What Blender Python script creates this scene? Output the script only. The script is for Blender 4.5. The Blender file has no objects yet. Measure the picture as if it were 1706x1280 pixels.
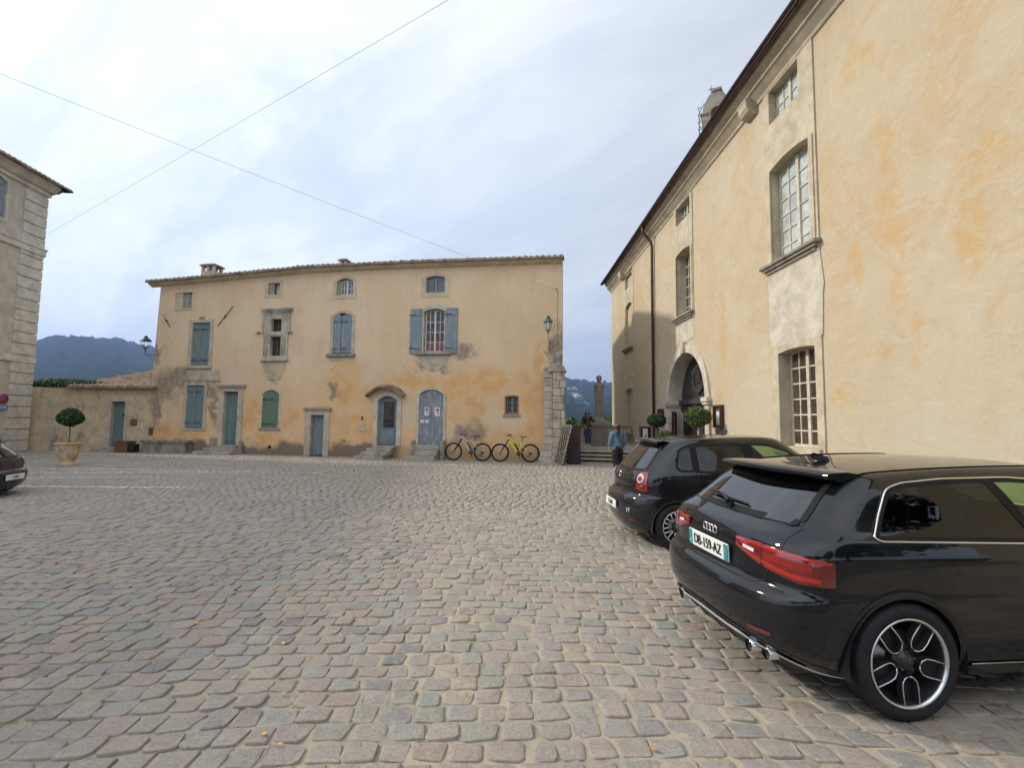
import bpy, bmesh, math, random
import numpy as np
from mathutils import Vector, Matrix
from mathutils.bvhtree import BVHTree
from mathutils.geometry import tessellate_polygon
from math import sin, cos, pi, radians, atan2, atan, tan, hypot, sqrt
random.seed(7); RS = np.random.RandomState(11)
SC = bpy.context.scene; COL = SC.collection

# ---------------------------------------------------------------- camera
cam_d = bpy.data.cameras.new('camera'); cam = bpy.data.objects.new('camera', cam_d); COL.objects.link(cam)
cam_d.sensor_width = 36; cam_d.lens = 36*800/1706; cam_d.clip_start = .05; cam_d.clip_end = 9000
cam.matrix_world = Matrix.Translation((0, 0, 1.66)) @ Matrix.Rotation(pi/2+atan(60/800), 4, 'X') @ Matrix.Rotation(radians(.65), 4, 'Z')
SC.camera = cam
# ---------------------------------------------------------------- sun, sky, exposure
SUN_EL, SUN_DIR = radians(33), Vector((-4.3, 1.2, 0)).normalized()      # towards the sun
sd = bpy.data.lights.new('sun', 'SUN'); sd.energy = 2.55; sd.angle = radians(3.5); sd.color = (1, .93, .82)
sun = bpy.data.objects.new('sun', sd); COL.objects.link(sun)
sv = Vector((SUN_DIR.x*cos(SUN_EL), SUN_DIR.y*cos(SUN_EL), sin(SUN_EL)))
sun.rotation_euler = sv.to_track_quat('Z', 'Y').to_euler()
W = bpy.data.worlds.new('World'); SC.world = W; W.use_nodes = True
def build_sky():
    nt = W.node_tree; N = nt.nodes; L = nt.links
    bg = N['Background']; bg.inputs[1].default_value = .1
    sky = N.new('ShaderNodeTexSky'); sky.sky_type = 'NISHITA'; sky.sun_disc = False
    sky.sun_elevation = SUN_EL; sky.sun_rotation = atan2(SUN_DIR.x, SUN_DIR.y); sky.air_density = 1.2; sky.dust_density = 1.5
    tc = N.new('ShaderNodeTexCoord'); sx = N.new('ShaderNodeSeparateXYZ'); L.new(tc.outputs['Generated'], sx.inputs[0])
    def m(op, a, b, c=None):
        n = N.new('ShaderNodeMath'); n.operation = op
        for i, v in enumerate((a, b, c)):
            if v is None: continue
            if isinstance(v, (int, float)): n.inputs[i].default_value = v
            else: L.new(v, n.inputs[i])
        return n.outputs[0]
    zc = m('ADD', m('MAXIMUM', sx.outputs[2], 0.0), .22)
    px, py = m('DIVIDE', sx.outputs[0], zc), m('DIVIDE', sx.outputs[1], zc)
    # cloud plane, streaks run away to the left
    a = radians(-38)
    u = m('ADD', m('MULTIPLY', px, cos(a)), m('MULTIPLY', py, sin(a)))
    v = m('SUBTRACT', m('MULTIPLY', py, cos(a)), m('MULTIPLY', px, sin(a)))
    cv = N.new('ShaderNodeCombineXYZ'); L.new(m('MULTIPLY', u, .42), cv.inputs[0]); L.new(m('MULTIPLY', v, 1.0), cv.inputs[1])
    def noise(sc, det, rough, dist, off):
        mp = N.new('ShaderNodeVectorMath'); mp.operation = 'ADD'; L.new(cv.outputs[0], mp.inputs[0]); mp.inputs[1].default_value = off
        n = N.new('ShaderNodeTexNoise'); n.inputs['Scale'].default_value = sc; n.inputs['Detail'].default_value = det
        n.inputs['Roughness'].default_value = rough; n.inputs['Distortion'].default_value = dist; L.new(mp.outputs[0], n.inputs['Vector']); return n.outputs[0]
    def mr(x, a0, a1, b0, b1):
        n = N.new('ShaderNodeMapRange'); n.interpolation_type = 'SMOOTHSTEP'; L.new(x, n.inputs[0])
        for i, k in enumerate((a0, a1, b0, b1)): n.inputs[i+1].default_value = k
        return n.outputs[0]
    n1 = noise(1.1, 6, .55, .35, (3.1, .4, 0)); n2 = noise(3.4, 6, .6, .5, (7.7, 2.2, 0)); n3 = noise(.5, 3, .5, .1, (1.3, 5.2, 0))
    base = m('ADD', m('MULTIPLY', n1, .6), m('MULTIPLY', n2, .4))
    fac = mr(base, .36, .64, 0, 1)
    # brighter towards the sun and overhead behind the camera
    dv = N.new('ShaderNodeVectorMath'); dv.operation = 'DOT_PRODUCT'; L.new(tc.outputs['Generated'], dv.inputs[0]); dv.inputs[1].default_value = sv
    sun_g = mr(dv.outputs['Value'], -.1, .85, 0, 1)
    back = mr(sx.outputs[1], -.6, .35, 1, 0)
    bright = m('ADD', 1.0, m('ADD', m('MULTIPLY', sun_g, .85), m('MULTIPLY', back, 1.5)))
    cr = N.new('ShaderNodeMix'); cr.data_type = 'RGBA'; L.new(fac, cr.inputs[0])
    cr.inputs[6].default_value = (3.62, 3.92, 4.35, 1); cr.inputs[7].default_value = (5.05, 5.15, 5.3, 1)
    dk = N.new('ShaderNodeMix'); dk.data_type = 'RGBA'; L.new(m('MULTIPLY', mr(n3, .42, .60, 0, .6), mr(n2, .3, .6, 1, .3)), dk.inputs[0])
    L.new(cr.outputs[2], dk.inputs[6]); dk.inputs[7].default_value = (2.75, 3.05, 3.5, 1)
    mul = N.new('ShaderNodeVectorMath'); mul.operation = 'SCALE'; L.new(dk.outputs[2], mul.inputs[0]); L.new(bright, mul.inputs['Scale'])
    mx = N.new('ShaderNodeMix'); mx.data_type = 'RGBA'; mx.inputs[0].default_value = .88
    L.new(sky.outputs[0], mx.inputs[6]); L.new(mul.outputs[0], mx.inputs[7]); L.new(mx.outputs[2], bg.inputs[0])
build_sky()
SC.view_settings.view_transform = 'Standard'; SC.view_settings.look = 'None'; SC.view_settings.exposure = .64; SC.view_settings.gamma = 1
try: SC.cycles.use_denoising = True; SC.cycles.volume_bounces = 0; SC.cycles.max_bounces = 8; SC.cycles.transparent_max_bounces = 12
except Exception: pass

# ---------------------------------------------------------------- material helper
class G:
    def __init__(s, name, rough=.85, spec=.3, metal=0, coat=0):
        s.m = bpy.data.materials.new(name); s.m.use_nodes = True; s.nt = s.m.node_tree
        s.b = s.nt.nodes['Principled BSDF']; s.b.inputs['Roughness'].default_value = rough
        s.b.inputs['Specular IOR Level'].default_value = spec; s.b.inputs['Metallic'].default_value = metal
        if coat: s.b.inputs['Coat Weight'].default_value = coat; s.b.inputs['Coat Roughness'].default_value = .02
        tc = s.nt.nodes.new('ShaderNodeTexCoord'); s.obj = tc.outputs['Object']
    def new(s, t): return s.nt.nodes.new(t)
    def put(s, sock, v):
        if v is None: return
        if isinstance(v, (int, float)): sock.default_value = v
        elif isinstance(v, (tuple, list)): sock.default_value = tuple(v) if len(sock.default_value) == len(v) else tuple(v)+(1,)
        else: s.nt.links.new(v, sock)
    def noise(s, scale, det=4, rough=.55, vec=None, dist=0, color=False, sc3=None):
        v = vec or s.obj
        if sc3: v = s.scale(v, sc3)
        n = s.new('ShaderNodeTexNoise'); s.put(n.inputs['Vector'], v); s.put(n.inputs['Scale'], scale)
        s.put(n.inputs['Detail'], det); s.put(n.inputs['Roughness'], rough); s.put(n.inputs['Distortion'], dist)
        return n.outputs[1] if color else n.outputs[0]
    def scale(s, v, k):
        n = s.new('ShaderNodeVectorMath'); n.operation = 'MULTIPLY'; s.put(n.inputs[0], v); n.inputs[1].default_value = k; return n.outputs[0]
    def vadd(s, a, b):
        n = s.new('ShaderNodeVectorMath'); n.operation = 'ADD'; s.put(n.inputs[0], a); s.put(n.inputs[1], b); return n.outputs[0]
    def math(s, op, a, b=None, c=None, clamp=False):
        n = s.new('ShaderNodeMath'); n.operation = op; n.use_clamp = clamp
        s.put(n.inputs[0], a); s.put(n.inputs[1], b); s.put(n.inputs[2], c); return n.outputs[0]
    def mr(s, x, a, b, c=0, d=1):
        n = s.new('ShaderNodeMapRange'); n.interpolation_type = 'SMOOTHSTEP'; s.put(n.inputs[0], x)
        for i, k in enumerate((a, b, c, d)): s.put(n.inputs[i+1], k)
        return n.outputs[0]
    def mix(s, f, a, b, mode='MIX'):
        n = s.new('ShaderNodeMix'); n.data_type = 'RGBA'; n.blend_type = mode
        s.put(n.inputs[0], f); s.put(n.inputs[6], a); s.put(n.inputs[7], b); return n.outputs[2]
    def ramp(s, f, stops, interp='LINEAR'):
        n = s.new('ShaderNodeValToRGB'); e = n.color_ramp.elements; n.color_ramp.interpolation = interp
        while len(e) < len(stops): e.new(.5)
        for i, (p, c) in enumerate(stops): e[i].position = p; e[i].color = tuple(c)+(1,)
        s.put(n.inputs[0], f); return n.outputs[0]
    def sep(s, v=None):
        n = s.new('ShaderNodeSeparateXYZ'); s.put(n.inputs[0], v or s.obj); return n.outputs
    def attr(s, name):
        n = s.new('ShaderNodeAttribute'); n.attribute_name = name; return n
    def blob(s, v, c, r, soft=.6):                      # soft patch with its own place, 0..1
        a = s.new('ShaderNodeVectorMath'); a.operation = 'SUBTRACT'; s.put(a.inputs[0], v); a.inputs[1].default_value = c
        b = s.scale(a.outputs[0], tuple(1/k for k in r)); l = s.new('ShaderNodeVectorMath'); l.operation = 'LENGTH'; s.put(l.inputs[0], b)
        return s.mr(l.outputs['Value'], soft*.6, 1.25, 1, 0)
    def blobs(s, v, lst, y=.02):
        o = None
        for (x, z, rx, rz) in lst:
            k = s.blob(v, (x, y, z), (rx, 8, rz)); o = k if o is None else s.math('MAXIMUM', o, k)
        return o
    def bump(s, h, st=.3, d=.01, prev=None):
        n = s.new('ShaderNodeBump'); s.put(n.inputs['Height'], h); n.inputs['Strength'].default_value = st; n.inputs['Distance'].default_value = d
        if prev: s.put(n.inputs['Normal'], prev)
        s.put(s.b.inputs['Normal'], n.outputs[0]); return n.outputs[0]
    def color(s, c): s.put(s.b.inputs['Base Color'], c); return s.m

def simple(name, col, rough=.6, spec=.3, metal=0, coat=0, var=.12, scale=9, bump=0, bd=.005):
    g = G(name, rough, spec, metal, coat); c2 = tuple(max(0, k*(1-var)) for k in col); c3 = tuple(min(1, k*(1+var)) for k in col)
    n = g.noise(scale, 5, .6); g.color(g.mix(g.mr(n, .3, .7), c2, c3))
    if bump: g.bump(g.noise(scale*6, 4, .6), bump, bd)
    return g.m

def m_stone(name, col, dark=(.10, .085, .07), stain=.5, mot=.45):
    g = G(name, .92, .15); n = g.noise(2.2, 6, .65); n2 = g.noise(9, 5, .65)
    c = g.mix(g.mr(n, .35, .65), tuple(k*.82 for k in col), tuple(min(.9, k*1.1) for k in col))
    c = g.mix(g.mr(n2, .45, .75, 0, mot), c, tuple(k*.62 for k in col))
    c = g.mix(g.math('MULTIPLY', g.mr(g.noise(1.4, 7, .72, sc3=(1, 1, .6)), .52, .68), stain), c, dark)
    g.color(c); g.bump(g.noise(24, 6, .7), .45, .012); return g.m

def m_house():
    g = G('house_stucco', .95, .1); v = g.obj
    d = g.noise(.9, 4, .6, color=True); off = g.new('ShaderNodeVectorMath'); off.operation = 'MULTIPLY_ADD'
    g.put(off.inputs[0], d); off.inputs[1].default_value = (2.0, 0, 1.8); off.inputs[2].default_value = (-1.0, 0, -.9)
    vd = g.vadd(v, off.outputs[0])
    d2 = g.noise(3.5, 4, .6, color=True); off2 = g.new('ShaderNodeVectorMath'); off2.operation = 'MULTIPLY_ADD'
    g.put(off2.inputs[0], d2); off2.inputs[1].default_value = (.6, 0, .5); off2.inputs[2].default_value = (-.3, 0, -.25)
    vd = g.vadd(vd, off2.outputs[0])
    x, y, z = g.sep(v)[0:3]
    big = g.noise(.45, 5, .6); fine = g.noise(5, 6, .65); vert = g.noise(1.2, 5, .6, sc3=(1.6, 1, .35))
    c = g.mix(g.mr(big, .35, .65), (.625, .46, .292), (.69, .525, .348))
    c = g.mix(g.mr(vert, .48, .72, 0, .35), c, (.50, .38, .26))
    c = g.mix(g.mr(fine, .5, .8, 0, .3), c, (.47, .36, .25))
    orange = g.blobs(vd, [(9.8, 2.9, 1.3, 1.1), (10.6, 1.2, 1.2, .9), (9.1, 1.5, .9, 1.0), (14.6, 2.9, 2.4, .85), (17.9, 2.5, 1.1, 1.7), (16.2, 3.2, 1.2, .7), (15.6, 2.2, 1.0, .8),
        (12.7, 3.3, .7, .7), (15.5, .6, 1.6, .8), (18.2, 1.0, .9, 1.0), (7.2, 1.7, .6, .9), (5.2, 1.6, .6, 1.2), (.6, .95, .8, .6), (2.3, .9, 1.1, .4), (9.4, 4.0, .4, .2), (11.6, 3.4, .9, .5), (18.3, 3.8, .35, 1.1), (6.2, .8, 1.2, .4), (8.8, .8, .6, .5)])
    wash = g.math('MULTIPLY', g.mr(z, .8, 4.6, .72, 0), g.mr(x, 4, 10, .5, 1))
    o = g.math('MAXIMUM', g.math('MULTIPLY', orange, g.mr(fine, .2, .55, .7, 1)), wash)
    oc = g.mix(g.mr(g.noise(1.6, 5, .6), .35, .65), (.60, .345, .145), (.665, .43, .21))
    c = g.mix(o, c, oc)
    pale = g.blobs(vd, [(14.9, 1.2, .7, .6), (16.3, 1.7, .4, .9), (17.0, 1.7, .9, .5), (12.7, 1.9, .4, .8), (4.4, 3.4, .5, .5), (11.3, 3.6, .9, .4)])
    c = g.mix(g.math('MULTIPLY', pale, .6), c, (.60, .50, .37))
    grey = g.blobs(vd, [(.75, 3.0, .9, 1.0), (.25, 1.9, .45, 1.0), (1.5, 3.3, .7, .6), (3.2, 2.9, .35, .8), (3.35, 1.9, .3, .8), (2.3, 3.25, .6, .2), (15.3, 1.2, .75, .5), (15.1, 4.5, .5, .35), (9.1, 2.8, .25, .4), (13.7, 3.9, .7, .2), (18.9, 4.6, .25, 1.3), (6.2, 3.7, .4, .5), (.1, 4.6, .3, .6)])
    c = g.mix(g.math('MULTIPLY', grey, g.mr(fine, .3, .6, .5, .85)), c, (.19, .165, .14))
    base = g.math('MULTIPLY', g.mr(g.math('SUBTRACT', z, g.mr(g.noise(1.2, 5, .6), .2, .8, -.1, .55)), .05, .45, 1, 0), g.mr(g.math('ABSOLUTE', g.math('SUBTRACT', x, 6.0)), 5.2, 6.6, 1, .35))
    c = g.mix(g.math('MULTIPLY', base, .85), c, (.13, .105, .085))
    streak = g.math('MULTIPLY', g.mr(g.noise(1.5, 5, .6, sc3=(2.2, 1, .12)), .55, .72), g.mr(z, 5.5, 8.2, 0, .35))
    c = g.mix(streak, c, (.34, .27, .2))
    g.color(c); nb = g.bump(g.noise(1.8, 4, .5), .5, .05); g.bump(g.noise(38, 6, .7), .5, .01, nb); return g.m

def m_chateau():
    g = G('chateau_stucco', .95, .1); v = g.obj
    d = g.noise(1.5, 5, .65, color=True); off = g.new('ShaderNodeVectorMath'); off.operation = 'MULTIPLY_ADD'
    g.put(off.inputs[0], d); off.inputs[1].default_value = (.9, 0, .9); off.inputs[2].default_value = (-.45, 0, -.45)
    vd = g.vadd(v, off.outputs[0]); x, y, z = g.sep(v)[0:3]
    big = g.noise(.4, 5, .6); mid = g.noise(.75, 9, .68, dist=.9); mid2 = g.noise(2.3, 8, .7, dist=.6); fine = g.noise(7, 6, .7)
    c = g.mix(g.mr(big, .35, .65), (.455, .365, .242), (.49, .41, .29))
    c = g.mix(g.mr(mid, .50, .60, 0, .6), c, (.465, .335, .19))
    c = g.mix(g.mr(mid2, .50, .66, 0, .55), c, (.48, .425, .315))
    c = g.mix(g.mr(g.noise(1.7, 9, .75, dist=1.2), .56, .66, 0, .45), c, (.445, .315, .17))
    c = g.mix(g.math('MULTIPLY', g.mr(z, .5, 4.5, 1, 0), g.mr(mid, .35, .6, .3, .8)), c, (.475, .42, .32))
    c = g.mix(g.mr(fine, .55, .8, 0, .35), c, (.49, .44, .33))
    st = g.blobs(vd, [(20.0, 5.1, .32, .9), (20.1, 4.0, .2, .7), (20.35, 3.1, .15, .5), (19.95, 6.3, .2, .8), (21.3, 4.3, .3, .8), (21.5, 5.3, .5, .35), (19.6, 2.9, .3, .2), (13.9, 4.3, .35, 1.3), (13.6, 2.2, .3, .6), (19.4, 8.3, .5, .4), (18.7, 2.2, .3, .4), (19.2, 4.6, .2, .5)])
    c = g.mix(g.math('MULTIPLY', g.math('MULTIPLY', st, g.mr(g.noise(3.2, 8, .75), .40, .54)), .85), c, (.49, .33, .16))
    rp = g.noise(2.6, 7, .7, g.vadd(g.scale(v, (1, 1, 1.5)), g.scale(g.noise(.9, 3, .5, color=True), (1.2, 0, 1.2))), dist=1.5)
    c = g.mix(g.mr(rp, .52, .64, 0, .35), c, (.50, .45, .345)); c = g.mix(g.mr(rp, .46, .36, 0, .22), c, (.40, .29, .17))
    run = g.math('MULTIPLY', g.mr(g.noise(1.6, 5, .65, sc3=(2.4, 1, .10)), .54, .70), g.mr(z, 6.5, 10.0, .05, .40)); c = g.mix(run, c, (.36, .28, .19))
    damp = g.mr(g.math('SUBTRACT', z, g.mr(g.noise(1.0, 5, .6), .2, .8, -.2, .5)), .0, .55, .45, 0); c = g.mix(damp, c, (.28, .23, .17))
    g.color(c); nb = g.bump(g.noise(1.7, 4, .55), .35, .06); nb = g.bump(rp, .35, .03, nb); g.bump(g.noise(15, 6, .72), .5, .013, nb); return g.m

def m_wood(name, col, worn=.5, plank=.11, pale=(.45, .47, .46)):
    g = G(name, .7, .25); x, y, z = g.sep()[0:3]
    gr = g.noise(3, 6, .7, sc3=(14, 1, .8)); wr = g.noise(2.3, 6, .7, sc3=(2.5, 1, .9))
    c = g.mix(g.mr(gr, .3, .7), tuple(k*.8 for k in col), tuple(min(1, k*1.15) for k in col))
    c = g.mix(g.math('MULTIPLY', g.mr(wr, .45, .7), worn), c, pale)
    f = g.math('PINGPONG', x, plank/2); line = g.mr(f, .0, .006, 1, 0)
    c = g.mix(g.math('MULTIPLY', line, .7), c, tuple(k*.3 for k in col))
    g.color(c); nb = g.bump(g.math('SUBTRACT', 1.0, line), .8, .006); g.bump(gr, .25, .004, nb); return g.m

def m_tile():
    g = G('clay_roof_tile', .92, .15); n = g.noise(3.5, 3, .6); n2 = g.noise(14, 5, .7)
    c = g.ramp(n, [(.3, (.13, .10, .08)), (.45, (.25, .18, .135)), (.58, (.32, .25, .19)), (.72, (.38, .32, .25))])
    c = g.mix(g.mr(n2, .5, .72, 0, .75), c, (.15, .135, .11)); g.color(c); g.bump(n2, .5, .01); return g.m

def m_foliage(name, a, b, c3):
    g = G(name, .75, .25); at = g.attr('rnd')
    c = g.ramp(at.outputs['Fac'], [(.1, a), (.55, b), (.95, c3)]); g.color(c)
    g.b.inputs['Subsurface Weight'].default_value = 0
    return g.m

def m_cobble():
    g = G('cobblestone', .78, .35); at = g.attr('rnd').outputs['Fac']; at2 = g.attr('rnd2').outputs['Fac']; e = g.attr('edge').outputs['Fac']
    c = g.ramp(at, [(0, (0.165, 0.159, 0.150)), (.10, (0.255, 0.213, 0.178)), (.24, (0.277, 0.232, 0.185)), (.38, (0.285, 0.216, 0.177)), (.52, (0.232, 0.225, 0.174)), (.63, (0.315, 0.256, 0.192)), (.76, (0.247, 0.239, 0.200)), (.88, (0.298, 0.211, 0.163)), (.97, (0.207, 0.234, 0.202))], 'CONSTANT')
    c = g.mix(g.mr(at2, 0, 1, 0, .35), c, (.27, .255, .24))
    pos = g.new('ShaderNodeNewGeometry').outputs['Position']
    n = g.noise(14, 5, .7, pos); n2 = g.noise(60, 5, .75, pos); n3 = g.noise(.35, 4, .6, pos)
    c = g.mix(g.mr(n, .35, .65, 0, .6), c, g.mix(.4, c, (.38, .36, .33)))
    c = g.mix(g.mr(n2, .46, .66, 0, .6), c, (.12, .11, .10)); c = g.mix(g.mr(g.noise(42, 4, .8, pos), .52, .68, 0, .5), c, (.42, .38, .32))
    c = g.mix(g.math('MULTIPLY', g.math('MULTIPLY', e, .55), g.mr(n, .3, .6)), c, (.36, .31, .235))
    c = g.mix(g.mr(n3, .4, .65, 0, .3), c, (.32, .29, .25)); n4 = g.noise(.9, 6, .7, pos); c = g.mix(g.mr(n4, .54, .68, 0, .38), c, (.15, .14, .13)); c = g.mix(g.mr(g.noise(2.2, 7, .75, pos), .56, .66, 0, .45), c, (.37, .33, .27))
    x, y, z = g.sep(pos)[0:3]
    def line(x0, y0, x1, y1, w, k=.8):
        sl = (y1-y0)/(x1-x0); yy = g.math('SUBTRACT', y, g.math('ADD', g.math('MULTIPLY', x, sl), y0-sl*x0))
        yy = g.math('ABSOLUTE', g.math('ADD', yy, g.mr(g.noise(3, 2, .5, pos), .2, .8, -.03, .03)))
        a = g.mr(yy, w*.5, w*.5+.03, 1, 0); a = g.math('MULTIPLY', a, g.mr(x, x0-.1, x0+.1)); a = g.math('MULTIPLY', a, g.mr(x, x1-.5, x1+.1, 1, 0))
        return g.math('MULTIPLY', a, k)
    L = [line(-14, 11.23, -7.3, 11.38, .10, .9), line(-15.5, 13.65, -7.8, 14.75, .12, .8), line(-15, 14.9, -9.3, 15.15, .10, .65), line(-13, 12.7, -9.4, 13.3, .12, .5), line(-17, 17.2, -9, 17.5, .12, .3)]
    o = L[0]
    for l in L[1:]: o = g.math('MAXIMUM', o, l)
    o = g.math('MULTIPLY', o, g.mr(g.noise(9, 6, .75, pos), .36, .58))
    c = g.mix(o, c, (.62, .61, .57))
    g.color(c); g.put(g.b.inputs['Roughness'], g.mr(n, .3, .7, .6, .85))
    nb = g.bump(g.noise(22, 6, .75, pos), .8, .014); g.bump(g.noise(85, 5, .8, pos), .7, .005, nb); return g.m

def m_joint():
    g = G('sandy_joint', .98, .05); pos = g.new('ShaderNodeNewGeometry').outputs['Position']
    n = g.noise(1.6, 5, .65, pos); n2 = g.noise(90, 4, .8, pos)
    c = g.ramp(n, [(.3, (.22, .195, .16)), (.5, (.33, .29, .225)), (.68, (.42, .345, .235))])
    moss = g.math('MULTIPLY', g.mr(g.noise(5, 5, .7, pos), .58, .66), .7); c = g.mix(moss, c, (.17, .19, .05))
    x, y, z = g.sep(pos)[0:3]
    c = g.mix(g.mr(x, -1.0, -7, 0, .75), c, (.20, .185, .165))
    c = g.mix(g.mr(y, 7, 14, 0, .5), c, (.30, .275, .24))
    c = g.mix(g.mr(n2, .5, .8, 0, .5), c, (.22, .19, .15)); g.color(c); g.bump(g.noise(120, 4, .8, pos), .6, .006); return g.m

def m_paint(name, col, flake=0):
    g = G(name, .5, .03, coat=1.0)
    n = g.noise(6, 4, .6); d_ = g.mr(g.noise(2.2, 6, .7), .45, .75, 0, .10); g.color(g.mix(d_, col, (.10, .09, .075))); g.put(g.b.inputs['Coat Roughness'], g.mr(g.noise(5, 6, .75), .4, .7, .015, .09))
    return g.m

def m_glass_car(name, tint, rough=.02, refl=1.0, ior=1.5):
    m = bpy.data.materials.new(name); m.use_nodes = True; nt = m.node_tree; nt.nodes.clear()
    o = nt.nodes.new('ShaderNodeOutputMaterial'); mx = nt.nodes.new('ShaderNodeMixShader'); t = nt.nodes.new('ShaderNodeBsdfTransparent'); gl = nt.nodes.new('ShaderNodeBsdfGlossy')
    fr = nt.nodes.new('ShaderNodeFresnel'); ge = nt.nodes.new('ShaderNodeNewGeometry'); mi = nt.nodes.new('ShaderNodeMix'); mi.inputs[2].default_value = ior; mi.inputs[3].default_value = 1/ior; nt.links.new(ge.outputs['Backfacing'], mi.inputs[0]); nt.links.new(mi.outputs[0], fr.inputs[0]); t.inputs[0].default_value = tuple(tint)+(1,); gl.inputs[1].default_value = rough
    gl.inputs[0].default_value = (refl, refl, refl, 1)
    nt.links.new(fr.outputs[0], mx.inputs[0]); nt.links.new(t.outputs[0], mx.inputs[1]); nt.links.new(gl.outputs[0], mx.inputs[2]); nt.links.new(mx.outputs[0], o.inputs[0]); return m

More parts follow.
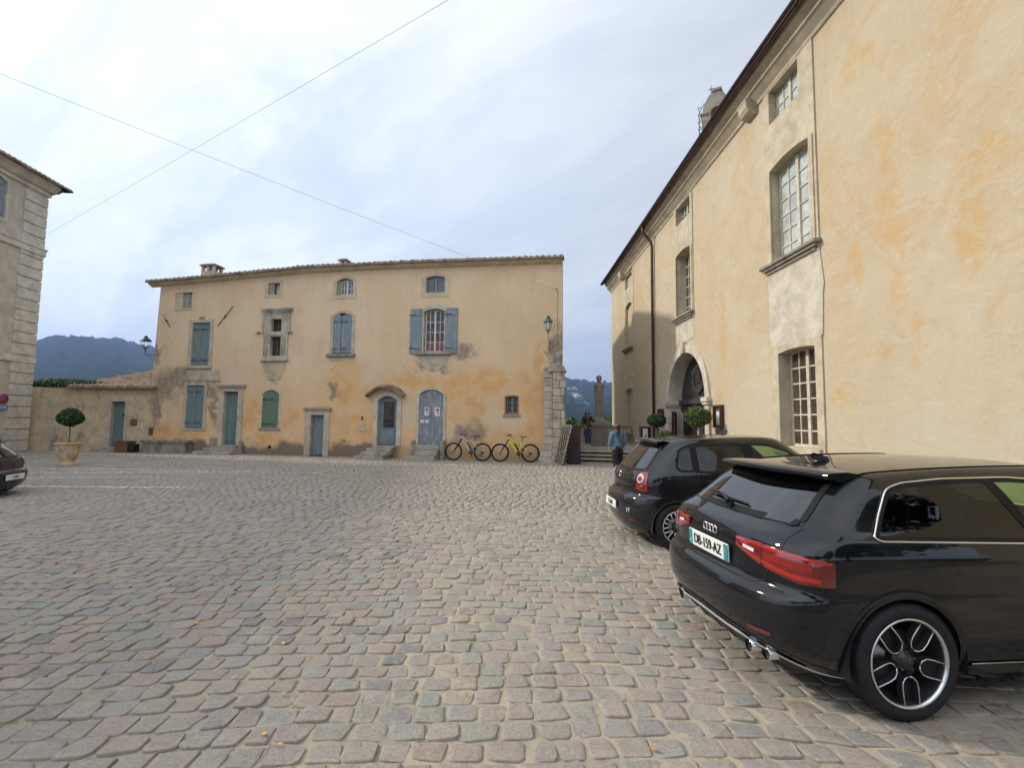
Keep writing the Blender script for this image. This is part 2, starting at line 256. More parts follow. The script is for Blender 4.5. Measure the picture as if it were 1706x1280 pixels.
M = dict(
    house=m_house(), chateau=m_chateau(), tile=m_tile(), cobble=m_cobble(), joint=m_joint(),
    stone=m_stone('limestone', (.47, .41, .32)), stone_pale=m_stone('pale_limestone', (.52, .465, .37), dark=(.25, .22, .18), stain=.3, mot=.3), riser=m_stone('shade_painted_riser_stone', (.10, .088, .07), stain=.6), stone_dark=m_stone('weathered_limestone', (.31, .275, .225), stain=.8),
    stone_warm=m_stone('warm_limestone', (.48, .41, .295), stain=.06, mot=.2), quoin=m_stone('quoin_limestone', (.58, .54, .45), stain=.25), steps=m_stone('step_stone', (.36, .33, .28), stain=.7),
    col_stone=m_stone('column_stone', (.27, .235, .175), stain=.75),
    stucco_left=m_stone('left_stucco', (.53, .455, .36), dark=(.3, .24, .18), stain=.3), stucco_low=m_stone('low_wall_stucco', (.55, .44, .295), dark=(.17, .14, .11), stain=.75),
    band=m_stone('band_stone', (.55, .46, .32), dark=(.2, .14, .1), stain=.35), gable=m_stone('gable_stucco', (.5, .4, .27)),
    blue_wood=m_wood('blue_shutter_wood', (.20, .24, .28), .45), green_wood=m_wood('green_shutter_wood', (.125, .175, .12), .1, .14), teal_wood=m_wood('teal_shutter_wood', (.15, .205, .205), .15, .12),
    door_teal=m_wood('teal_door_wood', (.10, .18, .155), .15, .5), door_grey=m_wood('grey_door_wood', (.16, .20, .21), .1, .4), door_blue=m_wood('blue_door_wood', (.16, .20, .23), .2, 9), door_low=m_wood('low_door_wood', (.12, .17, .16), .15, .3),
    blue_worn=m_wood('worn_blue_door_wood', (.185, .215, .25), .75, .10), dark_wood=m_wood('dark_gate_wood', (.052, .045, .042), .1, .16, (.1, .09, .085)), maroon=m_wood('maroon_door_wood', (.075, .03, .025), .1, .3, (.1, .06, .05)),
    win_white=simple('white_window_paint', (.62, .60, .56), .6), win_cream=simple('cream_window_paint', (.50, .45, .35), .65, var=.2), win_grey=simple('grey_window_paint', (.33, .32, .28), .65), win_brown=simple('brown_window_wood', (.10, .07, .05), .6),
    pane=simple('dark_window_pane', (.03, .033, .034), .06, .6, var=.4, scale=2), pane_brown=simple('brown_window_pane', (.06, .045, .032), .12, .4, var=.4, scale=3), pane_pale=simple('pale_curtained_pane', (.40, .43, .41), .12, .5, var=.25, scale=3), pane_blue=simple('bluish_window_pane', (.075, .10, .115), .08, .6, var=.4, scale=2),
    curtain_red=simple('red_curtain_pane', (.20, .06, .065), .2, .4, var=.4, scale=2),
    wire=simple('grey_cable', (.30, .30, .31), .6), iron=simple('dark_iron', (.035, .03, .028), .5, .4, var=.3), gutter=simple('brown_gutter', (.06, .032, .028), .45, .4), lamp_green=simple('green_lamp_metal', (.02, .10, .07), .45, .4), lamp_dark=simple('dark_lamp_metal', (.022, .04, .032), .5, .3), frost=simple('frosted_lamp_glass', (.62, .60, .55), .3, .4),
    terracotta=simple('pale_terracotta', (.50, .36, .24), .9, .1, var=.2, scale=5, bump=.4), terracotta_red=simple('terracotta_red', (.42, .20, .11), .9, .1), brown_box=simple('brown_planter_box', (.15, .075, .045), .8), black=simple('matte_black', (.012, .012, .013), .5, .4), paper=simple('white_paper', (.62, .62, .60), .8, .1, var=.06), print_red=simple('red_print', (.35, .06, .06), .8), print_blue=simple('blue_print', (.05, .16, .40), .6),
    white=simple('white_plastic', (.7, .7, .7), .5), grey_box=simple('grey_metal_box', (.12, .115, .11), .5), bark=simple('bark', (.11, .08, .055), .9, .1, var=.4, scale=14, bump=.5), soil=simple('soil', (.07, .05, .035), .98, .05),
    rubber=simple('tyre_rubber', (.018, .018, .019), .75, .25, var=.2, scale=20), chrome=simple('bright_chrome', (.75, .75, .74), .12, .5, 1.0, var=.04), alloy=simple('machined_alloy', (.62, .62, .61), .25, .5, .9, var=.06), alloy_dark=simple('black_alloy', (.02, .02, .022), .3, .5), satin=simple('satin_silver_trim', (.60, .60, .61), .4, .5, .1), steel=simple('brushed_steel', (.5, .5, .5), .3, .5, 1.0, var=.1),
    paint_a=m_paint('black_car_paint', (.004, .0045, .007)), paint_b=m_paint('grey_black_car_paint', (.010, .011, .012)), paint_c=m_paint('navy_car_paint', (.009, .009, .02)), trim=simple('black_trim', (.008, .008, .009), .55, .2), inside=simple('car_interior', (.018, .018, .02), .9, .1), seat=simple('seat_fabric', (.03, .03, .032), .9, .1),
    glass_dark=m_glass_car('privacy_glass', (.03, .035, .035), refl=1), glass_green=m_glass_car('green_tinted_glass', (.50, .66, .46)), glass_rear=m_glass_car('rear_glass', (.025, .03, .035), ior=2.0),
    red_lamp=simple('red_lamp_lens', (.22, .007, .005), .08, .6, coat=1), red_dark=simple('dark_red_lamp_lens', (.13, .006, .006), .08, .6, coat=1), red_glow=simple('bright_red_lamp_lens', (.36, .014, .008), .1, .6, coat=1), clear_lamp=simple('clear_lamp_lens', (.62, .60, .58), .08, .6, coat=1), orange_lamp=simple('orange_lamp_lens', (.55, .12, .03), .1, .6, coat=1),
    plate=simple('number_plate_white', (.68, .72, .66), .35, .4, var=.04), plate_blue=simple('plate_blue_band', (.01, .25, .28), .4), ink=simple('black_ink', (.02, .022, .02), .5), sign_red=simple('sign_red', (.45, .02, .025), .4), sign_blue=simple('sign_blue', (.03, .16, .42), .4),
    skin=simple('skin', (.42, .24, .16), .6, .3, var=.08), hair=simple('dark_hair', (.018, .012, .010), .5, .4, var=.4, scale=40), denim=simple('blue_denim_jacket', (.10, .165, .215), .85, .1, var=.3, scale=7), jeans=simple('dark_jeans', (.045, .065, .10), .9, .1, var=.3), jacket=simple('dark_leather_jacket', (.03, .02, .017), .55, .3), olive=simple('olive_top', (.09, .10, .04), .9, .1), shoe=simple('pale_shoe', (.6, .58, .54), .6),
    bike_silver=simple('silver_bike_paint', (.42, .43, .43), .3, .5, .4), bike_yellow=simple('yellow_bike_paint', (.62, .60, .02), .3, .5), bike_black=simple('black_bike_parts', (.015, .015, .016), .4, .4), brake=simple('brake_disc_steel', (.35, .35, .36), .35, .5, .9),
    lattice=simple('weathered_lattice_wood', (.33, .27, .21), .85, .15, var=.35), lattice_dark=simple('dark_lattice_wood', (.075, .05, .04), .8, .2), board=simple('dark_panel_wood', (.035, .022, .018), .6, .3), straw=simple('yellow_flowers', (.42, .32, .03), .9),
    leaf_dry=simple('dry_leaf', (.50, .26, .05), .8, var=.5, scale=1.0),
    fol_dark=m_foliage('dark_topiary_leaf', (.012, .024, .010), (.03, .06, .02), (.07, .12, .04)), fol_green=m_foliage('bright_topiary_leaf', (.02, .04, .010), (.065, .11, .025), (.14, .20, .055)), fol_ivy=m_foliage('ivy_leaf', (.02, .04, .015), (.06, .10, .035), (.15, .20, .09)), fol_tree=m_foliage('tree_leaf', (.015, .035, .008), (.05, .10, .02), (.11, .18, .045)),
)
def m_trousers():
    g = G('patterned_trousers', .9, .1); n = g.new('ShaderNodeTexVoronoi'); g.put(n.inputs['Vector'], g.obj); n.inputs['Scale'].default_value = 26
    g.color(g.mix(g.mr(n.outputs['Distance'], .15, .3, 1, 0), (.016, .013, .018), (.22, .16, .17))); return g.m
M['trousers'] = m_trousers()
def m_hill():
    g = G('forested_hill', 1, 0); pos = g.new('ShaderNodeNewGeometry').outputs['Position']
    n = g.noise(.006, 8, .7, pos); n2 = g.noise(.05, 6, .8, pos); x, y, z = g.sep(pos)[0:3]
    c = g.mix(g.mr(n, .35, .65), (.028, .042, .026), (.05, .065, .035)); c = g.mix(g.mr(n2, .45, .62, 0, .7), c, (.014, .024, .014))
    vd = g.vadd(pos, g.scale(g.vadd(g.noise(.02, 6, .75, pos, color=True), (-.5, -.5, -.5)), (60, 0, 30)))
    r1 = g.blob(vd, (146, 1170, 75), (15, 90, 16)); r2 = g.blob(vd, (136, 1010, 54), (12, 110, 14)); r3 = g.blob(vd, (126, 860, 34), (7, 80, 9)); r4 = g.blob(vd, (226, 1200, 84), (16, 90, 10))
    r = g.math('MAXIMUM', g.math('MAXIMUM', r1, r2), g.math('MAXIMUM', r3, g.math('MULTIPLY', r4, .6)))
    streak = g.noise(.05, 6, .8, g.scale(pos, (1, .25, 1)))
    c = g.mix(g.math('MULTIPLY', r, g.mr(streak, .47, .56)), c, (.62, .60, .56))
    l = g.math('MULTIPLY', g.mr(g.noise(.008, 7, .8, g.scale(pos, (1, 1, 2.5))), .62, .70), .5); c = g.mix(l, c, (.22, .21, .18))
    g.color(c); g.bump(n2, 1, 25); return g.m
M['hill'] = m_hill()
M['earth'] = simple('distant_ground', (.17, .16, .13), .95, .1, var=.2, scale=.5)
M['green_land'] = simple('green_land', (.05, .075, .025), .95, .05, var=.35, scale=.05)

# ---------------------------------------------------------------- mesh helper
class MB:
    def __init__(s): s.v = []; s.f = []; s.mi = []; s.c = 0; s.sm = []
    def add(s, vs, fs, mi=None, smooth=False):
        b = len(s.v); s.v += [tuple(p) for p in vs]; s.f += [tuple(b+i for i in f) for f in fs]
        s.mi += [s.c if mi is None else mi]*len(fs); s.sm += [smooth]*len(fs); return s
    def box(s, x0, y0, z0, x1, y1, z1, bev=0, mi=None):
        if bev:
            bm = bmesh.new(); bmesh.ops.create_cube(bm, size=1)
            for v in bm.verts: v.co = Vector(((x0+x1)/2+v.co.x*(x1-x0), (y0+y1)/2+v.co.y*(y1-y0), (z0+z1)/2+v.co.z*(z1-z0)))
            bmesh.ops.bevel(bm, geom=bm.edges[:], offset=bev, segments=2, affect='EDGES')
            bm.verts.index_update(); s.add([v.co[:] for v in bm.verts], [[v.index for v in f.verts] for f in bm.faces], mi); bm.free(); return s
        v = [(x, y, z) for x in (x0, x1) for y in (y0, y1) for z in (z0, z1)]
        return s.add(v, [(0, 1, 3, 2), (4, 6, 7, 5), (0, 4, 5, 1), (2, 3, 7, 6), (0, 2, 6, 4), (1, 5, 7, 3)], mi)
    def rbox(s, c, size, rot=(0, 0, 0), bev=0, mi=None):
        t = MB(); t.box(*[-k/2 for k in size], *[k/2 for k in size], bev)
        R = Matrix.Rotation(rot[2], 3, 'Z') @ Matrix.Rotation(rot[1], 3, 'Y') @ Matrix.Rotation(rot[0], 3, 'X')
        return s.add([(R @ Vector(p)) + Vector(c) for p in t.v], t.f, mi)
    def tube(s, pts, r, n=8, mi=None, closed=False, cap=True):
        pts = [Vector(p) for p in pts]; k = len(pts); rr = r if isinstance(r, (list, tuple)) else [r]*k
        vs = []; prev = None
        for i, p in enumerate(pts):
            if closed: t = pts[(i+1) % k]-pts[i-1]
            else: t = pts[min(i+1, k-1)]-pts[max(i-1, 0)]
            t.normalize()
            if prev is None:
                a = Vector((0, 0, 1)) if abs(t.z) < .9 else Vector((1, 0, 0)); u = t.cross(a).normalized()
            else: u = (prev-t*prev.dot(t)).normalized()
            prev = u; w = t.cross(u)
            vs += [p+(u*cos(2*pi*j/n)+w*sin(2*pi*j/n))*rr[i] for j in range(n)]
        fs = []
        for i in range(k if closed else k-1):
            a, b = i*n, ((i+1) % k)*n
            fs += [(a+j, a+(j+1) % n, b+(j+1) % n, b+j) for j in range(n)]
        if cap and not closed: fs += [tuple(range(n-1, -1, -1)), tuple((k-1)*n+j for j in range(n))]
        return s.add(vs, fs, mi, True)
    def lathe(s, prof, n=32, c=(0, 0, 0), mi=None, axis='Z', smooth=True):
        vs = []; k = len(prof)
        for (r, z) in prof:
            for j in range(n):
                a = 2*pi*j/n; p = (r*cos(a), r*sin(a), z)
                if axis == 'Y': p = (p[0], p[2], p[1])
                if axis == 'X': p = (p[2], p[0], p[1])
                vs.append((p[0]+c[0], p[1]+c[1], p[2]+c[2]))
        fs = [(i*n+j, i*n+(j+1) % n, (i+1)*n+(j+1) % n, (i+1)*n+j) for i in range(k-1) for j in range(n)]
        return s.add(vs, fs, mi, smooth)
    def torus(s, R, r, c, axis='Y', n=48, m=8, mi=None, ry=None):
        prof = [(R+r*cos(2*pi*i/m), (ry or r)*sin(2*pi*i/m)) for i in range(m+1)]; return s.lathe(prof, n, c, mi, axis)
    def plate(s, outer, holes, y0, y1, mi=None):            # polygons in the xz plane, front at y0, back at y1
        polys = [outer]+list(holes); flat = [p for q in polys for p in q]
        tris = tessellate_polygon([[Vector((p[0], p[1], 0)) for p in q] for q in polys]); n = len(flat)
        vs = [(p[0], y0, p[1]) for p in flat]+[(p[0], y1, p[1]) for p in flat]; fs = []
        for t in tris:
            a, b, c = [flat[i] for i in t]; ar = (b[0]-a[0])*(c[1]-a[1])-(b[1]-a[1])*(c[0]-a[0])
            if abs(ar) < 1e-9: continue
            if ar < 0: t = (t[0], t[2], t[1])
            fs += [(t[0], t[1], t[2]), (n+t[0], n+t[2], n+t[1])]
        o = 0
        for q in polys:
            k = len(q); A = sum(q[i][0]*q[(i+1) % k][1]-q[(i+1) % k][0]*q[i][1] for i in range(k)); ccw = (A > 0) == (o == 0)
            for i in range(k):
                a, b = o+i, o+(i+1) % k; fs.append((a, n+a, n+b, b) if ccw else (a, b, n+b, n+a))
            o += k
        return s.add(vs, fs, mi)
    def grid(s, P, mi=None, smooth=True, flip=False):       # P[i][j] points
        a, b = len(P), len(P[0]); vs = [p for r in P for p in r]; fs = []
        for i in range(a-1):
            for j in range(b-1):
                f = (i*b+j, i*b+j+1, (i+1)*b+j+1, (i+1)*b+j); fs.append(f[::-1] if flip else f)
        return s.add(vs, fs, mi, smooth)
    def build(s, name, mats, parent=None, loc=None, rz=None):
        me = bpy.data.meshes.new(name); me.from_pydata([tuple(p) for p in s.v], [], s.f); me.update()
        if not isinstance(mats, (list, tuple)): mats = [mats]
        for m in mats: me.materials.append(M[m] if isinstance(m, str) else m)
        me.polygons.foreach_set('material_index', s.mi); me.polygons.foreach_set('use_smooth', s.sm)
        o = bpy.data.objects.new(name, me); COL.objects.link(o); o.parent = parent
        if loc: o.location = loc
        if rz is not None: o.rotation_euler = (0, 0, rz)
        return o
def tag(o, label=None, cat=None, group=None, kind=None):
    for k, v in (('label', label), ('category', cat), ('group', group), ('kind', kind)):
        if v: o[k] = v
    return o
def empty(name, loc=(0, 0, 0), rz=0, label=None, cat=None, group=None):
    o = bpy.data.objects.new(name, None); COL.objects.link(o); o.location = loc; o.rotation_euler = (0, 0, rz); o.empty_display_size = .3
    return tag(o, label, cat, group)
def copy_tree(o, parent=None):
    c = o.copy(); COL.objects.link(c); c.parent = parent
    for ch in o.children: copy_tree(ch, c)
    return c
def arch(x0, x1, z0, zs, rise, n=14):                        # opening outline, ccw, top a segment arch
    if rise <= 0: return [(x0, z0), (x1, z0), (x1, zs), (x0, zs)]
    w = (x1-x0)/2; R = (w*w+rise*rise)/(2*rise); cx = (x0+x1)/2; cz = zs+rise-R; a = math.asin(min(1, w/R))
    if rise > w: a = pi-a
    return [(x0, z0), (x1, z0)]+[(cx+R*sin(a-2*a*i/n), cz+R*cos(a-2*a*i/n)) for i in range(n+1)]
def text_mesh(txt, size, mat, parent, mw, name='lettering', ext=.002, sx=1):
    cu = bpy.data.curves.new('t', 'FONT'); cu.body = txt; cu.size = size; cu.extrude = ext; cu.align_x = 'CENTER'; cu.align_y = 'CENTER'
    o = bpy.data.objects.new('t', cu); COL.objects.link(o); bpy.context.view_layer.update()
    me = bpy.data.meshes.new_from_object(o.evaluated_get(bpy.context.evaluated_depsgraph_get())); bpy.data.objects.remove(o); bpy.data.curves.remove(cu)
    me.name = name
    me.transform(mw @ Matrix.Diagonal((sx, 1, 1, 1))); me.materials.clear(); me.materials.append(M[mat])
    r = bpy.data.objects.new(name, me); COL.objects.link(r); r.parent = parent; return r
def leaves(mb_n, centre, rad, size, mat, name, parent=None, shell=.55, seed=1, clump=None, flat=1.0, loc=None):
    rs = np.random.RandomState(seed); n = mb_n; c = np.array(centre); R = np.array(rad)
    d = rs.normal(size=(n, 3)); d /= np.linalg.norm(d, axis=1)[:, None]
    r = shell+(1-shell)*rs.rand(n)**.6
    if clump:
        k = rs.normal(size=(clump, 3)); k /= np.linalg.norm(k, axis=1)[:, None]; amp = rs.uniform(-.16, .12, clump)
        dd = d @ k.T; r = r*(1+(np.exp((dd-1)*14)*amp).sum(1))
    P = c+d*R*r[:, None]; u = rs.normal(size=(n, 3)); u /= np.linalg.norm(u, axis=1)[:, None]
    w = np.cross(u, d+rs.normal(size=(n, 3))*.6); w /= np.linalg.norm(w, axis=1)[:, None]
    sz = size*rs.uniform(.6, 1.3, n)[:, None]
    V = np.stack([P-u*sz, P+w*sz*.55, P+u*sz, P-w*sz*.55], 1).reshape(-1, 3)
    F = np.arange(4*n).reshape(-1, 4); me = bpy.data.meshes.new(name); me.from_pydata(V.tolist(), [], F.tolist()); me.update()
    me.materials.append(M[mat]); a = me.attributes.new('rnd', 'FLOAT', 'POINT'); a.data.foreach_set('value', np.repeat(rs.rand(n), 4).astype('f'))
    o = bpy.data.objects.new(name, me); COL.objects.link(o); o.parent = parent
    if loc: o.location = loc
    return o
# ================================================================ ground
def sheet(name, pts, z, mat, kind='structure'):
    o = MB().add([(x, y, z) for x, y in pts], [tuple(range(len(pts)))]).build(name, mat); return tag(o, kind=kind)
sheet('ground', [(-2900, -2600), (2900, -2600), (2900, 2700), (-2900, 2700)], -.09, 'green_land')
sheet('joint_bed', [(-34, .9), (6.45, .9), (6.4, 24), (-34, 24)], -.03, 'joint'); sheet('square_paving', [(-34, -25), (6.6, -25), (6.5, .9), (-34, .9)], -.034, 'earth')
def cobbles():
    rs = np.random.RandomState(5); out = []
    y = .9
    P = []
    while y < 23.4:
        pitch = .158+rs.uniform(-.010, .012); x0 = -(1.16*y+2.6); x1 = min(1.1*y+1.8, 6.45); x = x0+rs.uniform(0, .2)
        if y > 21: x0 = -24
        while x < x1:
            l = rs.uniform(.12, .205); gap = rs.uniform(.006, .022) if rs.rand() > .15 else rs.uniform(.025, .045)
            P.append((x+l/2, y+pitch/2+rs.normal()*.004, l/2, (pitch-rs.uniform(.008, .028))/2)); x += l+gap
        y += pitch
    P = np.array(P); n = len(P)
    cx = P[:, 0]; cy = P[:, 1]
    near = cy < 8.5
    def warp(X, Y): return X+.05*np.sin(Y*1.1+X*.4), Y+.07*np.sin(X*.9+.5*Y)+.11*np.sin(X*.33+1.0)+.02*np.sin(X*2.7+Y*2)
    V = []; F = []; A = []; B = []; E = []; base = 0
    for sel, nn, rings in ((near, 12, [(.66, .0018), (.93, .0012), (.975, -.0006), (1.0, -.0055), (1.012, -.045)]), (~near, 8, [(.72, .003), (.97, -.005), (1.02, -.04)])):
        Q = P[sel]; k = len(Q); th = 2*np.pi*(np.arange(nn)+.5)/nn
        ex = .30 if nn == 12 else .4
        ux = np.sign(np.cos(th))*np.abs(np.cos(th))**ex; uy = np.sign(np.sin(th))*np.abs(np.sin(th))**ex
        m = np.maximum(np.abs(ux), np.abs(uy)); jit = 1+rs.normal(size=(k, nn))*.05
        cj = rs.uniform(-.14, .14, (k, 4)); h = rs.normal(size=k)*.0035; tx = rs.normal(size=k)*.018; ty = rs.normal(size=k)*.022
        VV = []
        lx0 = Q[:, 2][:, None]; ly0 = Q[:, 3][:, None]
        def place(lx, ly, z):
            kx = lx*(1+cj[:, 0:1]*ly/ly0)+cj[:, 1:2]*ly*.8; ky = ly*(1+cj[:, 2:3]*lx/lx0)+cj[:, 3:4]*lx*.18
            X, Y = warp(Q[:, 0][:, None]+kx, Q[:, 1][:, None]+ky)
            return np.stack([X, Y, z+h[:, None]+tx[:, None]*lx+ty[:, None]*ly], -1)
        VV.append(place(np.zeros((k, 1)), np.zeros((k, 1)), np.full((k, 1), rings[0][1]+.0015)))
        for s, z in rings:
            VV.append(place(ux*s*lx0*(1+(jit-1)*min(1, s*s)), uy*s*ly0*(1+(jit-1)*min(1, s*s)), z+rs.normal(size=(k, nn))*(.0022 if z > -.02 else 0)))
        VV = np.concatenate(VV, 1); per = VV.shape[1]
        T = [(0, 1+j, 1+(j+1) % nn) for j in range(nn)]
        Qd = [(1+i*nn+j, 1+(i+1)*nn+j, 1+(i+1)*nn+(j+1) % nn, 1+i*nn+(j+1) % nn) for i in range(len(rings)-1) for j in range(nn)]
        off = base+np.arange(k)*per
        F.append((np.array(T)[None]+off[:, None, None]).reshape(-1, 3)); F.append((np.array(Qd)[None]+off[:, None, None]).reshape(-1, 4))
        V.append(VV.reshape(-1, 3)); base += k*per
        A.append(np.repeat(rs.rand(k), per)); B.append(np.repeat(rs.rand(k), per))
        E.append(np.tile(np.array([0]+[max(0, (s-.75)/.25) for s, z in rings for _ in range(nn)]), k))
    V = np.concatenate(V); me = bpy.data.meshes.new('cobblestone_square')
    tri = np.concatenate([f for f in F if f.shape[1] == 3]); quad = np.concatenate([f for f in F if f.shape[1] == 4])
    nl = tri.size+quad.size; me.vertices.add(len(V)); me.vertices.foreach_set('co', V.astype('f').ravel())
    me.loops.add(nl); me.loops.foreach_set('vertex_index', np.concatenate([tri.ravel(), quad.ravel()]).astype('i'))
    me.polygons.add(len(tri)+len(quad)); st = np.concatenate([np.arange(len(tri))*3, tri.size+np.arange(len(quad))*4])
    me.polygons.foreach_set('loop_start', st.astype('i')); me.update(calc_edges=True); me.validate()
    me.polygons.foreach_set('use_smooth', [True]*len(me.polygons))
    for nm, arr in (('rnd', A), ('rnd2', B), ('edge', E)):
        a = me.attributes.new(nm, 'FLOAT', 'POINT'); a.data.foreach_set('value', np.concatenate(arr).astype('f'))
    me.materials.append(M['cobble']); o = bpy.data.objects.new('cobblestone_square', me); COL.objects.link(o); tag(o, kind='structure')
    # sand between the stones
    gx = np.arange(-9, 6.7, .09); gy = np.arange(.8, 9.0, .09)
    # (joint height varies so that some joints are filled and some are open)
    rs2 = np.random.RandomState(3)
    Z = -.0085+rs2.normal(size=(len(gx), len(gy)))*.0035; 
    for i, xx in enumerate(gx): Z[i] -= .010*min(1, max(0, (-xx-.5)/4))
    Pg = [[(gx[i], gy[j], Z[i, j]) for j in range(len(gy))] for i in range(len(gx))]
    tag(MB().grid(Pg, flip=True).build('joint_sand', 'joint'), kind='structure')
cobbles()
# fallen leaves
def fallen():
    rs = random.Random(3); mb = MB()
    for i in range(70):
        y = 1.9+rs.random()**1.6*11; x = rs.uniform(-.9*y, min(.6*y, 1.9)); a = rs.uniform(0, 6.3); s = rs.uniform(.010, .026); z = .012
        c, t = cos(a), sin(a)
        mb.add([(x-c*s, y-t*s, z), (x+t*s*.6, y-c*s*.6, z+.004), (x+c*s, y+t*s, z+.009), (x-t*s*.6, y+c*s*.6, z+.003)], [(0, 1, 2, 3)])
    tag(mb.build('fallen_leaves', 'leaf_dry'), 'small dry orange leaves scattered over the cobblestones', 'leaves', kind='stuff')
fallen()

# ================================================================ hills and air
def hills():
    ridge = [(-75, 3.5), (-60, 4.2), (-50, 4.8), (-45.1, 5.35), (-44.9, 5.9), (-43.5, 6.37), (-41.6, 6.55), (-39.9, 6.63), (-38.1, 6.25), (-37.1, 6.0), (-33, 5.2), (-20, 4.0), (-5, 4.2), (5.9, 4.83), (7.6, 4.62), (9.7, 4.27), (11.8, 4.12), (16, 4.0), (30, 3.6), (45, 3)]
    rs = np.random.RandomState(2); az = np.linspace(-75, 45, 520); rr = np.linspace(420, 2350, 60)
    R = np.interp(az, [a for a, _ in ridge], [e for _, e in ridge])
    ph = rs.rand(6)*6; P = []
    bump = sum(np.sin(az*f+p)*a for f, a, p in zip((2.1, 4.7, 9, 17, 33, 60), (.03, .03, .025, .03, .03, .03), ph))
    for i, r in enumerate(rr):
        t = min(1, (r-420)/1560); prof = t*t*(3-2*t)*(1 if r <= 2000 else 1-(r-2000)/900)
        row = []
        for j, a in enumerate(az):
            e = tan(radians(R[j]+bump[j])); h = 2000*e*prof+1.5*0
            h += prof*12*sin(a*.9+r*.006)*(1-t*.9)+prof*6*sin(a*2.9-r*.013)*(1-t*.85)+(rs.normal()*2.2 if t > .1 else 0)
            row.append((r*sin(radians(a)), r*cos(radians(a)), max(h, -.05)+.0))
        P.append(row)
    tag(MB().grid(P, flip=True).build('hills', 'hill'), kind='structure')
hills()
def haze():
    m = bpy.data.materials.new('haze_air'); m.use_nodes = True; nt = m.node_tree; nt.nodes.clear(); o = nt.nodes.new('ShaderNodeOutputMaterial')
    v = nt.nodes.new('ShaderNodeVolumePrincipled'); v.inputs['Color'].default_value = (.33, .50, .88, 1); v.inputs['Density'].default_value = .00031; v.inputs['Anisotropy'].default_value = .2
    nt.links.new(v.outputs[0], o.inputs['Volume'])
    tag(MB().box(-2950, -2650, -1.2, 2950, 2750, 420).build('haze', m), 'pale blue haze over the far hills', 'haze', kind='stuff')
haze()

# ================================================================ generic building bits
def tiled_slope(name, s0, s1, eave, back, zrise, y0=-.45, per=.24, parent=None, rows=14, mat='tile', skew=0):
    """canal tiles: eave(s) gives the height of the eaves line; the slope runs from y0 back to `back`."""
    n = int((s1-s0)/per); rs = random.Random(int(s1*10)); mb = MB(); sub = 6
    cols = [(i+j/sub) for i in range(n) for j in range(sub)]+[n]
    P = []; jit = [rs.uniform(-.02, .02) for _ in range(n+1)]; jz = [rs.uniform(-.012, .012) for _ in range(n+1)]
    for r in range(rows+1):
        for e in ((0, 1) if 0 < r < rows else (0,)):
            row = []; f = r/rows
            for c in cols:
                i = min(int(c), n-1); fr = c-int(c); s = s0+(s1-s0)*c/n
                bumpz = .105*abs(sin(pi*fr))**.7-.015
                yy = y0+(back-y0)*f+(jit[i] if r == 0 else 0)
                zz = eave(s)+zrise*f+bumpz+jz[i]-(.0 if e else 0)+(.018 if (e == 0 and r > 0) else 0)*-1
                row.append((s-skew*max(0, yy)*(s/s1)**2 if s > 0 else s, yy+e*.002, zz+(.03 if e else 0)))
            P.append(row)
    mb.grid(P, smooth=False)
    # open tile ends at the eaves
    fr_ = P[0]; low = [(p[0], p[1], eave(p[0])-.03) for p in fr_]; mb.grid([low, fr_], smooth=False)
    mb.grid([[(p[0], p[1], eave(p[0])-.03) for p in fr_], [(p[0], y0+(.44 if back > y0 else -.44), eave(p[0])-.03) for p in fr_]], smooth=False)
    return mb.build(name, mat, parent)
def pane_window(parent, x0, x1, z0, zs, rise, y, cols, rows, frame='win_white', pane='pane', fw=.045, mw=.022, leaves_=2, panes=None, name='window'):
    mb = MB(); mb.plate(arch(x0, x1, z0, zs, rise), [arch(x0+fw, x1-fw, z0+fw, zs-fw*.5, rise*.9)], y, y+.05)
    zt = zs+rise*.5
    cx = (x0+x1)/2
    if leaves_ == 2: mb.box(cx-fw*.8, y-.012, z0+fw, cx+fw*.8, y+.04, zs+rise*.93)
    for i in range(1, cols):
        x = x0+(x1-x0)*i/cols
        if leaves_ == 2 and i*2 == cols: continue
        t = abs((x-cx)/((x1-x0)/2)); mb.box(x-mw/2, y+.006, z0+fw, x+mw/2, y+.036, zs-fw*.5+rise*.85*(1-t*t))
    for j in range(1, rows):
        z = z0+(zs-z0)*j/rows; mb.box(x0+fw, y+.008, z-mw/2, x1-fw, y+.034, z+mw/2)
    w = mb.build(name, frame, parent)
    k = fw*.5
    if panes:                                            # differing panes: list of (z0,z1,material)
        for (a, b, m) in panes: 
            pb = MB(); top = min(b, zs+rise); pb.plate(arch(x0+k, x1-k, a, b-(rise if b > zs else 0), rise if b > zs else 0), [], y+.03, y+.032); pb.build('pane', m, w)
    else:
        pb = MB(); pb.plate(arch(x0+k, x1-k, z0+k, zs-k*.5, rise*.95), [], y+.03, y+.032); pb.build('pane', pane, w)
    return w
def surround(parent, x0, x1, z0, zs, rise, m, mat, y0=-.03, y1=.3, bot=None, top=None, ragged=0, name='stone_surround', seed=1):
    outer = arch(x0-m, x1+m, z0-(bot if bot is not None else m), zs, rise+(top if top is not None else m)) if rise > 0 else [(x0-m, z0-(bot if bot is not None else m)), (x1+m, z0-(bot if bot is not None else m)), (x1+m, zs+(top if top is not None else m)), (x0-m, zs+(top if top is not None else m))]
    if rise > 0:                                          # squared-off head over a segment arch
        t = zs+rise+(top if top is not None else m)
    return MB().plate(outer, [arch(x0, x1, z0, zs, rise)], y0, y1).build(name, mat, parent)
